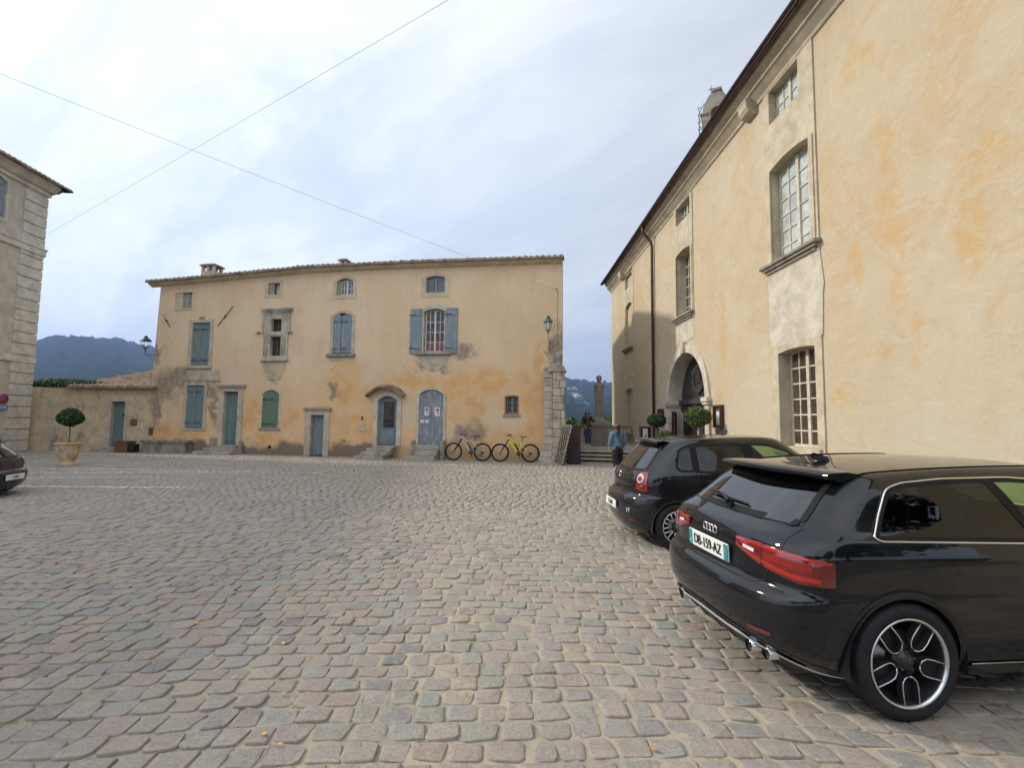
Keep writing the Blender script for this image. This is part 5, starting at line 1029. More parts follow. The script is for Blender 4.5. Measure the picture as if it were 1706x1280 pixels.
class CarBody:
    """levels: (z, c, xr, xf, w, Lr, Lf) from sill to roof edge; x forward from the rear bumper, y to the left."""
    def __init__(s, levels, crown, L, taper=.05, mexp=3.2, nlev=90, ns=110, nq=30):
        lv = np.array(levels, float); v = np.linspace(0, 1, nlev); key = np.zeros(len(lv))
        key[1:] = np.cumsum(np.hypot(np.diff(lv[:, 0]), np.diff(lv[:, 2])*.7)+1e-3); key /= key[-1]
        z, c, xr, xf, w, Lr, Lf = [pchip(key, lv[:, i], v) for i in range(7)]
        an = np.linspace(0, pi/2, nq); P = []
        xm = L*.5
        for i in range(nlev):
            me = mexp
            ry = np.sin(an)**(2/me); rx = 1-np.cos(an)**(2/2.6)
            hx = np.concatenate([xr[i]+Lr[i]*rx, np.linspace(xr[i]+Lr[i], xf[i]-Lf[i], ns+2)[1:-1], (xf[i]-Lf[i]*rx)[::-1]])
            hy = np.concatenate([ry, np.ones(ns), ry[::-1]])*w[i]*(1-taper*((hx-xm)/(L/2))**2)
            hz = z[i]+c[i]*(1-((hx-L*.47)/(L*.32))**2)
            P.append(np.stack([hx, hy, hz], 1))
        # roof cap
        e = P[-1]; cxs = e[:, 0]; caps = []
        for k in np.linspace(1, 0, 14)[1:]:
            q = e.copy(); q[:, 1] *= k; q[:, 0] = (e[:, 0]-L*.45)*(.0+1*k**.25)+L*.45 if k > 0 else e[:, 0]; q[:, 0] = e[:, 0]+(0 if True else 0)
            q[:, 2] += crown*(1-k**2)*np.clip(e[:, 1]/e[:, 1].max(), 0, 1)**.8; caps.append(q)
        P += caps; s.P = np.array(P); s.nlev = nlev
        full = np.concatenate([s.P, (s.P*np.array([1, -1, 1]))[:, ::-1][:, 1:-1]], 1); s.full = full; a, b = full.shape[:2]
        idx = np.arange(a*b).reshape(a, b); nx = np.roll(idx, -1, 1)
        F = np.stack([idx[:-1], idx[1:], nx[1:], nx[:-1]], -1).reshape(-1, 4); s.F = F; s.V = full.reshape(-1, 3)
        s.bvh = BVHTree.FromPolygons([tuple(p) for p in s.V], [tuple(f) for f in F.tolist()])
    def hit(s, o, d):
        p, n, _, _ = s.bvh.ray_cast(Vector(o), Vector(d).normalized())
        if p is None: return None, None
        if n.dot(Vector(d)) > 0: n = -n
        return p, n
    def side(s, sg): 
        def f(x, z):
            p, n = s.hit((x, sg*3, z), (0, -sg, 0)); return (p, n) if p else (Vector((x, sg*.8, z)), Vector((0, sg, 0)))
        return f
    def rear(s):
        def f(y, z):
            p, n = s.hit((-2, y, z), (1, 0, 0)); return (p, n) if p else (Vector((.1, y, z)), Vector((-1, 0, 0)))
        return f
    def top(s):
        def f(x, y):
            p, n = s.hit((x, y, 4), (0, 0, -1)); return (p, n) if p else (Vector((x, y, 1.4)), Vector((0, 0, 1)))
        return f
    def cyl(s, ax, ay=0):                                   # phi degrees from straight back, positive to the right side (-y)
        def f(phi, z):
            a = radians(phi); d = Vector((-cos(a), -sin(a), 0)); o = Vector((ax, ay, z))+d*3; p, n = s.hit(o, -d); return (p, n) if p else (Vector((ax, ay, z)), d)
        return f
    def patch(s, mb, fn, lo, hi, nu=24, nv=8, off=.004, mi=None, curve=0):
        def sample(pl, t):
            pl = np.array(pl, float); d = np.r_[0, np.cumsum(np.hypot(*np.diff(pl, axis=0).T))]; d /= d[-1]; return np.array([np.interp(t, d, pl[:, 0]), np.interp(t, d, pl[:, 1])]).T
        t = np.linspace(0, 1, nu); A, B = sample(lo, t), sample(hi, t); G_ = []
        for j in range(nv):
            k = j/(nv-1); row = []
            for i in range(nu):
                q = A[i]*(1-k)+B[i]*k; p, n = fn(float(q[0]), float(q[1])); row.append(p+n*(off+curve*abs(sin(pi*k))*abs(sin(pi*i/(nu-1)))**.5))
            G_.append(row)
        v = G_; a_ = v[1][0]-v[0][0]; b_ = v[0][1]-v[0][0]; q, nn_ = fn(float(A[0][0]), float(A[0][1])); mid = len(t)//2; a_ = v[-1][mid]-v[0][mid]; b_ = v[0][mid+1 if mid+1 < len(t) else mid]-v[0][mid]; nn_ = fn(float(A[mid][0]), float(A[mid][1]))[1]; mb.grid(G_, mi, flip=b_.cross(a_).dot(nn_) < 0); return G_
    def line(s, mb, fn, pts, r, off=.003, closed=False, sub=6, mi=None, n=6):
        out = []; k = len(pts)
        for i in range(k if closed else k-1):
            a, b = pts[i], pts[(i+1) % k]
            for t in range(sub): u = t/sub; p, nn = fn(a[0]*(1-u)+b[0]*u, a[1]*(1-u)+b[1]*u); out.append(p+nn*off)
        if not closed: p, nn = fn(*pts[-1]); out.append(p+nn*off)
        mb.tube(out, r, n, mi, closed)
    def ring(s, mb, fn, pts, wdt, off=.004, mi=None, sub=5, inner=0):      # flat band following an outline
        k = len(pts); P = []
        for i in range(k):
            a, b = pts[i], pts[(i+1) % k]
            for t in range(sub): u = t/sub; P.append((a[0]*(1-u)+b[0]*u, a[1]*(1-u)+b[1]*u))
        n = len(P); c = (sum(p[0] for p in P)/n, sum(p[1] for p in P)/n); rows = [[], []]
        A = sum(P[i][0]*P[(i+1) % n][1]-P[(i+1) % n][0]*P[i][1] for i in range(n)); sg = 1 if A > 0 else -1
        for i in range(n+1):
            a, b = P[(i-1) % n], P[(i+1) % n]; d = Vector((b[0]-a[0], b[1]-a[1])).normalized(); nn = Vector((d.y, -d.x))*sg; p = P[i % n]
            for j, w in enumerate((-inner, wdt)):
                q, no = fn(p[0]+nn.x*w, p[1]+nn.y*w); rows[j].append(q+no*off)
        a_, b_ = rows[1][n//4]-rows[0][n//4], rows[0][n//4+1]-rows[0][n//4]; nn_ = fn(*P[n//4])[1]; mb.grid(rows, mi, flip=b_.cross(a_).dot(nn_) < 0)
def rounded(pts, r, n=5):                                   # round the corners of an outline
    out = []; k = len(pts)
    for i in range(k):
        p = Vector(pts[i]); a = (Vector(pts[i-1])-p); b = (Vector(pts[(i+1) % k])-p); rr = min(r, a.length*.45, b.length*.45)
        a = p+a.normalized()*rr; b = p+b.normalized()*rr
        for t in range(n+1): u = t/n; q = a*(1-u)**2+p*2*u*(1-u)+b*u*u; out.append((q.x, q.y))
    return out
def shell_mesh(cb, cuts_side, cuts_rear, wheels, wr, name, mat, parent, front=None, cuts_front=()):
    V, F = cb.V, cb.F; C = V[F].mean(1); keep = np.ones(len(F), bool)
    sidef = np.abs(C[:, 1]) > .45
    nrm = np.cross(V[F[:, 2]]-V[F[:, 0]], V[F[:, 3]]-V[F[:, 1]]); nrm /= np.linalg.norm(nrm, axis=1)[:, None]+1e-9
    lat = np.abs(nrm[:, 1]) > .55
    for poly in cuts_side: keep &= ~(sidef & lat & inpoly(C[:, 0], C[:, 2], poly))
    for poly in cuts_rear: keep &= ~((C[:, 0] < 1.3) & (np.abs(nrm[:, 0]) > .35) & inpoly(C[:, 1], C[:, 2], poly))
    for poly in cuts_front: keep &= ~((C[:, 0] > 2.1) & ~lat & inpoly(C[:, 1], C[:, 2], poly))
    for (x, z) in wheels: keep &= ~((np.abs(C[:, 1]) > .42) & ((C[:, 0]-x)**2+(C[:, 2]-z)**2 < wr**2))
    F2 = F[keep]; me = bpy.data.meshes.new(name); me.from_pydata(V.tolist(), [], F2.tolist()); me.update(); me.polygons.foreach_set('use_smooth', [True]*len(F2)); me.materials.append(M[mat])
    bm = bmesh.new(); bm.from_mesh(me); bmesh.ops.recalc_face_normals(bm, faces=bm.faces[:]); loose = [v for v in bm.verts if not v.link_faces]; bmesh.ops.delete(bm, geom=loose, context='VERTS'); bm.to_mesh(me); bm.free()
    o = bpy.data.objects.new(name, me); COL.objects.link(o); o.parent = parent; return o
def wheel(parent, x, y, z, r, w, rim, style, sg, name='wheel'):
    """sg -1: outer face towards -y"""
    wh = empty(name, (x, y, z)); wh.parent = parent; h = w/2
    m = MB(); m.lathe([(rim, -h*.86), (rim+.02, -h*.98), (r-.035, -h), (r-.010, -h*.90), (r, -h*.72), (r, h*.72), (r-.010, h*.9), (r-.035, h), (rim+.02, h*.98), (rim, h*.86)], 64, axis='Y')
    for i in range(72):
        a = 2*pi*i/72
        for yy in (-.62, .62): m.rbox((r*cos(a), yy*h, r*sin(a)), (.006, h*.42, .020), (0, -a+.0, 0))
    m.build('tyre', 'rubber', wh)
    m = MB(); f = sg*h
    m.lathe([(rim+.004, f*.90), (rim+.005, f*.96), (rim-.002, f*.98), (rim-.009, f*.94), (rim-.012, f*.80)], 64, axis='Y', mi=0)
    m.lathe([(rim-.012, f*.80), (rim-.03, f*.3), (rim-.045, -f*.6), (.05, -f*.6)], 48, axis='Y', mi=1)
    m.lathe([(.001, f*.12), (rim*.62, f*.12), (rim*.62, f*.05), (.001, f*.05)], 36, axis='Y', mi=2)     # brake disc
    m.lathe([(.001, f*.86), (.030, f*.86), (.036, f*.80), (.07, f*.60), (.075, f*.3)], 24, axis='Y', mi=1)
    n = 5 if style == 'twin' else 10
    for k in range(5 if style == 'twin' else 9):
        a = 2*pi*k/(5 if style == 'twin' else 9)+pi/2*(-1 if style == 'twin' else 1)+.04
        def pt(rad, off, yy): return (rad*cos(a)-off*sin(a), yy, rad*sin(a)+off*cos(a))
        if style == 'twin':                                 # wide U shaped spokes, black with bright machined edges
            ro = rim-.018; 
            for sgn in (-1, 1):
                pth = [(ro, .043*sgn), (rim*.60, .046*sgn), (rim*.44, .041*sgn), (rim*.35, .022*sgn), (rim*.32, .0)]
                a0 = pth
                Y = [f*.86, f*.84, f*.82, f*.80, f*.79]
                vs = []
                for (rad, off), yy in zip(pth, Y): 
                    s_ = sgn; vs += [pt(rad, off+.008*s_, yy), pt(rad, off-.003*s_, yy), pt(rad, off-.006*s_, yy-f*.30), pt(rad, off+.012*s_, yy-f*.30)]
                fs = [(4*i+j, 4*i+(j+1) % 4, 4*i+4+(j+1) % 4, 4*i+4+j) for i in range(4) for j in range(4)]; m.add(vs, fs, 1)
                ed = [pt(rad, off+.003*s_, yy+f*.012) for (rad, off), yy in zip(pth, Y)]; m.tube(ed, .0036, 6, 0)
            m.add([pt(ro, -.05, f*.62), pt(rim*.4, -.045, f*.55), pt(rim*.28, 0, f*.55), pt(rim*.4, .045, f*.55), pt(ro, .05, f*.62)], [(0, 1, 2, 3, 4), (4, 3, 2, 1, 0)], 1)
        else:
            for off in (-.016, .016): m.tube([pt(.055, off*.4, f*.6), pt(rim*.6, off, f*.74), pt(rim-.018, off*2.4, f*.84)], [.012, .010, .012], 6, 3)
    for k in range(5):
        a = 2*pi*k/5+.3; m.lathe([(.001, f*.80), (.008, f*.80), (.009, f*.7)], 8, (.05*cos(a), 0, .05*sin(a)), 1, axis='Y')
    m.build('rim', ['alloy', 'alloy_dark', 'brake', 'alloy_dark' if style == 'twin' else 'steel'], wh)
    m = MB(); m.lathe([(.001, f*.875), (.026, f*.875), (.028, f*.85)], 20, axis='Y'); m.build('hub_cap', 'alloy_dark' if style == 'twin' else 'steel', wh)
    return wh
def well(mb, x, z, r, y0, y1):
    n = 24; vs = []; 
    for yy in (y0, y1): vs += [(x+r*cos(pi*1.15*i/n-.07*pi*1), yy, z+r*sin(pi*1.15*i/n-.07*pi)) for i in range(n+1)]
    mb.add(vs, [(i, i+1, n+2+i, n+1+i) for i in range(n)]); mb.add([(x, y1, z)]+[(x+r*cos(pi*1.15*i/n-.07*pi), y1, z+r*sin(pi*1.15*i/n-.07*pi)) for i in range(n+1)], [(0, i+1, i+2) for i in range(n)])
def interior(parent, L, w, zf=.30, belt=.92, x0=.55, rear_seat=True):
    m = MB(); m.box(.5, -w+.08, zf, L-.9, w-.08, zf+.06); m.box(x0+2.15, -w+.12, .55, x0+2.5, w-.12, belt-.04, .05)
    m.build('cabin_floor', 'inside', parent)
    for sg in (-1, 1):
        m = MB(); m.box(x0+1.0, sg*.36-.24, .38, x0+1.55, sg*.36+.24, .56, .05); m.rbox((x0+.95, sg*.36, .80), (.14, .46, .62), (0, radians(-12), 0), .05); m.rbox((x0+.86, sg*.36, 1.19), (.09, .26, .17), (0, radians(-8), 0), .035); m.build('front_seat', 'seat', parent)
    if rear_seat:
        m = MB(); m.box(x0+.1, -w+.2, .40, x0+.6, w-.2, .56, .04); m.rbox((x0+.08, 0, .76), (.14, 2*w-.42, .58), (0, radians(-14), 0), .04)
        for y in (-.38, .38): m.rbox((x0+.0, y, 1.08), (.08, .24, .12), bev=.03)
        m.build('rear_seat', 'seat', parent)
    m = MB(); m.torus(.18, .014, (0, 0, 0), 'X', 24, 6); R = Matrix.Rotation(radians(-25), 3, 'Y'); m.v = [tuple(R @ Vector(p)+Vector((x0+1.95, .36, .90))) for p in m.v]; m.build('steering_wheel', 'black', parent)

# ---- the near black three door hatchback
def near_car():
    yaw = atan(.115); u = Vector((cos(yaw), sin(yaw), 0)); n = Vector((-u.y, u.x, 0)); P = Vector((2.17, 2.79, 0))-u*.715+n*.875
    C = empty('parked_car', P, yaw, 'glossy black three door hatchback parked nearest, with twin exhausts and a white DB-159-AZ plate', 'car', 'black cars parked nose in to the right wall')
    lv = [(.19, 0, .20, 4.12, .78, .42, .6), (.26, 0, .13, 4.18, .83, .42, .6), (.36, 0, .045, 4.24, .868, .42, .62), (.48, 0, .008, 4.25, .884, .42, .62), (.58, 0, .004, 4.24, .888, .42, .62), (.64, 0, .025, 4.22, .888, .40, .62), (.672, 0, .075, 4.19, .887, .36, .62),
          (.70, 0, .095, 4.12, .886, .34, .62), (.80, 0, .105, 3.9, .888, .33, .6), (.885, 0, .115, 3.60, .890, .33, .5), (.915, 0, .125, 3.45, .882, .33, .5), (.965, .0, .155, 3.15, .865, .34, .45), (1.0, .004, .205, 3.02, .842, .35, .4), (1.03, .008, .25, 2.95, .822, .35, .38),
          (1.12, .02, .36, 2.80, .782, .34, .36), (1.22, .033, .48, 2.62, .740, .32, .35), (1.28, .045, .57, 2.46, .700, .31, .34), (1.31, .055, .63, 2.36, .668, .30, .34), (1.325, .064, .68, 2.28, .635, .29, .34)]
    cb = CarBody(lv, .022, 4.25, .06); S = cb.side(-1); S2 = cb.side(1); Rr = cb.rear(); T = cb.top()
    win = [(.655, 1.00), (.69, .98), (1.75, .96), (3.0, .945), (2.45, 1.21), (2.15, 1.30), (1.7, 1.33), (1.25, 1.32), (.96, 1.295), (.84, 1.26)]
    rwin = [(-.62, 1.035), (.62, 1.035), (.60, 1.10), (.50, 1.315), (-.50, 1.315), (-.60, 1.10)]
    fwin = [(-.70, .98), (.70, .98), (.52, 1.36), (-.52, 1.36)]
    wz = .318; wx = .80; body = shell_mesh(cb, [rounded(win, .05, 4)], [rwin], [(wx, wz), (wx+2.6, wz)], .365, 'body', 'paint_a', C, cuts_front=[fwin])
    m = MB(); m.box(.4, -.68, .17, 3.9, .68, .20); m.box(.24, -.55, .20, .40, .55, .30, .03); m.build('underbody', 'black', C)
    for sg in (-1, 1):
        for x in (wx, wx+2.6): m = MB(); well(m, x, wz, .372, sg*.868, sg*.55); m.build('wheel_well', 'black', C)
    for sg, fn in ((-1, S), (1, S2)):
        for x in (wx, wx+2.6):
            k = [(x+.368*cos(a), wz+.368*sin(a)) for a in np.linspace(-.32, pi+.32, 40)]; rows = [[], [], []]
            for (px, pz) in k:
                for j, (w, o) in enumerate(((-.022, -.004), (-.010, .007), (.035, .001))):
                    q, no = fn(x+(px-x)*(1+w/.368), wz+(pz-wz)*(1+w/.368)); rows[j].append(q+no*o)
            m = MB(); m.grid(rows); m.build('wheel_arch', 'paint_a', C)
    for x in (wx, wx+2.6):
        wheel(C, x, -.765, wz, .318, .225, .242, 'twin', -1); wheel(C, x, .765, wz, .318, .225, .242, 'twin', 1)
    # glass
    lo_q = [(.665, .992), (1.72, .967)]; hi_q = [(.83, 1.255), (.95, 1.290), (1.20, 1.314), (1.52, 1.325)]
    lo_d = [(1.76, .965), (2.95, .955)]; hi_d = [(1.57, 1.325), (1.8, 1.323), (2.15, 1.295), (2.45, 1.20), (2.95, .965)]
    for fn in (S, S2):
        m = MB(); cb.patch(m, fn, lo_q, hi_q, 28, 10, .003); m.build('side_window', 'glass_dark', C)
        m = MB(); cb.patch(m, fn, lo_d, hi_d, 28, 10, .003); m.build('side_window', 'glass_green', C)
        m = MB(); cb.patch(m, fn, [(1.70, .966), (1.775, .966)], [(1.51, 1.325), (1.585, 1.325)], 3, 12, .006); cb.ring(m, fn, rounded(win, .05, 4), .004, .005, inner=.028, sub=2); m.build('window_seal', 'trim', C)
        m = MB(); cb.line(m, fn, rounded(win, .05, 5), .0062, .006, True, 2); m.build('window_trim', 'chrome', C)
    m = MB(); cb.patch(m, Rr, [(-.64, 1.035), (.64, 1.035)], [(-.52, 1.32), (.52, 1.32)], 36, 14, .004); m.build('rear_window', 'glass_rear', C)
    m = MB(); cb.ring(m, Rr, rounded([(-.64, 1.03), (.64, 1.03), (.53, 1.325), (-.53, 1.325)], .05), .004, .0055, inner=.03); m.build('window_seal', 'trim', C)
    m = MB(); fr = lambda y, z: (lambda h: (h[0], h[1]) if h[0] else (Vector((3, y, z)), Vector((1, 0, 0))))(cb.hit((6, y, z), (-1, 0, 0))); cb.patch(m, fr, [(-.72, .985), (.72, .985)], [(-.55, 1.37), (.55, 1.37)], 24, 10, .004); m.build('windscreen', 'glass_green', C)
    # roof spoiler
    m = MB(); P_ = []
    for y in np.linspace(-.60, .60, 25):
        t = abs(y)/.60; xe = .475+.085*t**2.2; zc = 1.352-.012*t*t; xt = .80+.0*t
        q, _ = T(xt, y*.97); q0, _ = T(xt-.1, y*.97)
        P_.append([(q.x, y, q.z+.002), ((q.x+xe)/2+.02, y, (q.z+zc)/2+.016), (xe+.03, y, zc+.007), (xe, y, zc-.004), (xe+.004, y, zc-.026), (xe+.09, y, zc-.05), (.66, y, 1.300-.01*t)])
    m.grid(P_); e = P_[0]; m.add(e, [tuple(range(7))]); m.add(P_[-1], [tuple(range(6, -1, -1))]); m.build('roof_spoiler', 'paint_a', C)
    m = MB(); m.box(.52, -.16, 1.326, .56, .16, 1.338); m.build('brake_light', 'red_dark', C)
    m = MB(); q, _ = T(1.0, 0); m.rbox((1.0, 0, q.z+.022), (.16, .035, .05), (0, radians(14), 0), .014); m.build('aerial_fin', 'paint_a', C)
    # seams
    r = .0030; m = MB(); cb.line(m, Rr, [(-.66, 1.02), (-.66, .90), (-.60, .80), (-.58, .70), (-.50, .672), (.50, .672), (.58, .70), (.60, .80), (.66, .90), (.66, 1.02)], r, .001, sub=8); m.build('hatch_seam', 'black', C)
    m = MB(); cb.line(m, Rr, [(-.70, .668), (.70, .668)], r, .001, sub=16); m.build('bumper_seam', 'black', C)
    for fn in (S, S2):
        m = MB(); cb.line(m, fn, [(1.72, .95), (1.80, .80), (1.84, .45), (1.82, .27), (3.0, .27), (3.12, .60), (3.05, .93)], r, .001, sub=10); m.build('door_seam', 'black', C)
        m = MB(); cb.line(m, fn, [(.30, .672), (.50, .665), (.52, .56)], r, .001); m.build('bumper_seam', 'black', C)
    for sg in (-1, 1):
        m = MB(); P_ = [T(x, sg*(.60-.02*abs(x-1.7)))[0]+Vector((0, 0, .003)) for x in np.linspace(.75, 2.4, 24)]; m.tube(P_, .006, 6); m.build('roof_channel', 'trim', C)
    for fn in (S, S2): m = MB(); cb.patch(m, fn, [(1.22, .25), (3.0, .25)], [(1.22, .285), (3.0, .285)], 20, 3, .012); m.build('side_skirt', 'paint_a', C); m = MB(); cb.line(m, fn, [(1.22, .292), (3.0, .292)], .003, .012, sub=14); m.build('sill_strip', 'steel', C)
    # tail lamps wrap round the corner; two lenses each
    cy = cb.cyl(.95)
    def lamp(s):
        a = lambda pts: [(s*p, z) for p, z in pts]
        m = MB(); cb.patch(m, cy, a([(21, .85), (33, .785), (46, .735), (56, .735)]), a([(21, .905), (33, .908), (46, .893), (56, .876)]), 30, 8, .008, 0, .010)
        L_ = m.build('tail_lamp', 'red_dark', C)
        m = MB(); cb.patch(m, cy, a([(21.6, .888), (32, .889), (45, .873), (55, .858)]), a([(21.6, .902), (32, .904), (45, .889), (55, .873)]), 26, 3, .017); cb.patch(m, cy, a([(22, .857), (32, .808), (45, .757), (52, .752)]), a([(22, .868), (32, .828), (45, .785), (52, .780)]), 26, 3, .018); m.build('light_bar', 'red_glow', L_)
        m = MB(); cb.patch(m, cy, a([(35, .828), (50, .803)]), a([(35, .868), (50, .852)]), 20, 3, .019); m.build('lamp_reflector', 'red_lamp', L_)
        m = MB(); cb.patch(m, cy, a([(26, .856), (31.5, .845)]), a([(26, .874), (31.5, .866)]), 8, 3, .020); m.build('reversing_lamp', 'clear_lamp', L_)
        m = MB(); cb.line(m, cy, a([(34.5, .775), (34.5, .912)]), .0035, .016, sub=8); m.build('lamp_seam', 'black', L_)
    lamp(1); lamp(-1)
    # plate, badge, wiper
    q, no = Rr(0, .80); pl = MB(); pl.box(-.012, -.27, -.06, 0, .27, .06, .004); px = q.x-.012; pz = .775; o = pl.build('number_plate', 'plate', C, (px, 0, pz)); o.rotation_euler = (0, radians(-3), 0)
    for y in (.243, -.243): k = MB(); k.box(-.0145, y-.024, -.055, -.011, y+.024, .055); k.build('plate_band', 'plate_blue', o)
    k = MB(); k.rbox((-.0155, -.243, .022), (.002, .022, .022)); k.build('region_mark', 'orange_lamp', o)
    text_mesh('DB-159-AZ', .100, 'ink', o, Matrix.Translation((-.016, 0, -.002)) @ Matrix.Rotation(radians(-90), 4, 'Z') @ Matrix.Rotation(radians(90), 4, 'X'), sx=.80)
    text_mesh('F', .035, 'white', o, Matrix.Translation((-.016, .243, -.03)) @ Matrix.Rotation(radians(-90), 4, 'Z') @ Matrix.Rotation(radians(90), 4, 'X'))
    m = MB(); q, no = Rr(0, .892)
    for i in range(4):
        c = (q.x-.012, (i-1.5)*.043, .892); m.torus(.027, .0042, c, 'X', 28, 8)
    R_ = m.build('badge', 'chrome', C)
    m = MB(); q0, n0 = Rr(.0, 1.05); base = q0+n0*.02; m.lathe([(.001, .035), (.03, .03), (.035, 0)], 14, (0, 0, 0), axis='X'); m.v = [(base.x-.02+p[0], base.y+p[1], base.z+.0+p[2]) for p in m.v]
    pa = []
    for t in np.linspace(0, 1, 8): q, no = Rr(.02+.40*t*.0+(.36*t), 1.055+.03*t+.05*sin(pi*t)*.3); pa.append(q+no*.035)
    m.tube(pa, [.016]*3+[.011]*3+[.008, .006], 6); pa = []
    for t in np.linspace(-.1, 1, 10): q, no = Rr(-.02+.42*t-.10, 1.075+.01*t); pa.append(q+no*.016)
    m.tube(pa, .007, 5); m.build('rear_wiper', 'black', C)
    # bumper: bright diffuser blade, black lower part, exhaust tips
    m = MB(); cb.patch(m, cb.cyl(1.2), [(-47, .215), (-40, .238), (-32, .285), (-20, .325), (0, .335), (20, .325), (32, .285), (40, .238), (47, .215)], [(-47, .222), (-40, .252), (-32, .305), (-20, .347), (0, .364), (20, .353), (32, .305), (40, .252), (47, .222)], 90, 3, .020); m.build('diffuser_blade', 'satin', C)
    m = MB(); cb.patch(m, cb.cyl(1.2), [(-36, .20), (0, .20), (36, .20)], [(-38, .235), (-32, .28), (-20, .32), (0, .33), (20, .32), (32, .28), (38, .235)], 60, 4, .012)
    for ph in (-20, -10, 0, 10, 20): cb.line(m, cb.cyl(1.2), [(ph, .20), (ph, .255)], .008, .012)
    m.build('diffuser', 'black', C)
    for y in (-.56, -.45, .45, .56):
        m = MB(); q, _ = Rr(y*.9, .28); m.lathe([(.036, .0), (.041, .004), (.041, .12), (.036, .12), (.034, .01)], 20, axis='X'); m.v = [(q.x-.03+(.02 if abs(y) > .5 else 0)+p[0], y+p[1], .262+p[2]) for p in m.v]; e = m.build('exhaust_tip', 'chrome', C)
        m = MB(); m.lathe([(.001, .02), (.034, .02)], 16, axis='X'); m.v = [(q.x-.02+(.02 if abs(y) > .5 else 0)+p[0], y+p[1], .262+p[2]) for p in m.v]; m.build('exhaust_bore', 'black', e)
    for s_ in (1, -1):
        m = MB(); cb.patch(m, cb.cyl(1.2), [(s_*24, .40), (s_*31, .40)], [(s_*24, .425), (s_*31, .425)], 8, 3, .004); m.build('reflector', 'red_dark', C)
        m = MB(); m.rbox((2.62, s_*-.99, 1.0), (.14, .20, .13), (0, 0, s_*.15), .04); m.rbox((2.66, s_*-.86, .96), (.06, .12, .04), bev=.01); m.build('door_mirror', 'paint_a', C)
        fn = S if s_ > 0 else S2; m = MB(); a, na = fn(1.93, .84); b, nb = fn(2.13, .84); m.tube([a, a+na*.035, b+nb*.035, b], .012, 8); m.build('door_handle', 'paint_a', C)
    interior(C, 4.25, .80, x0=.72, belt=.95)
near_car()

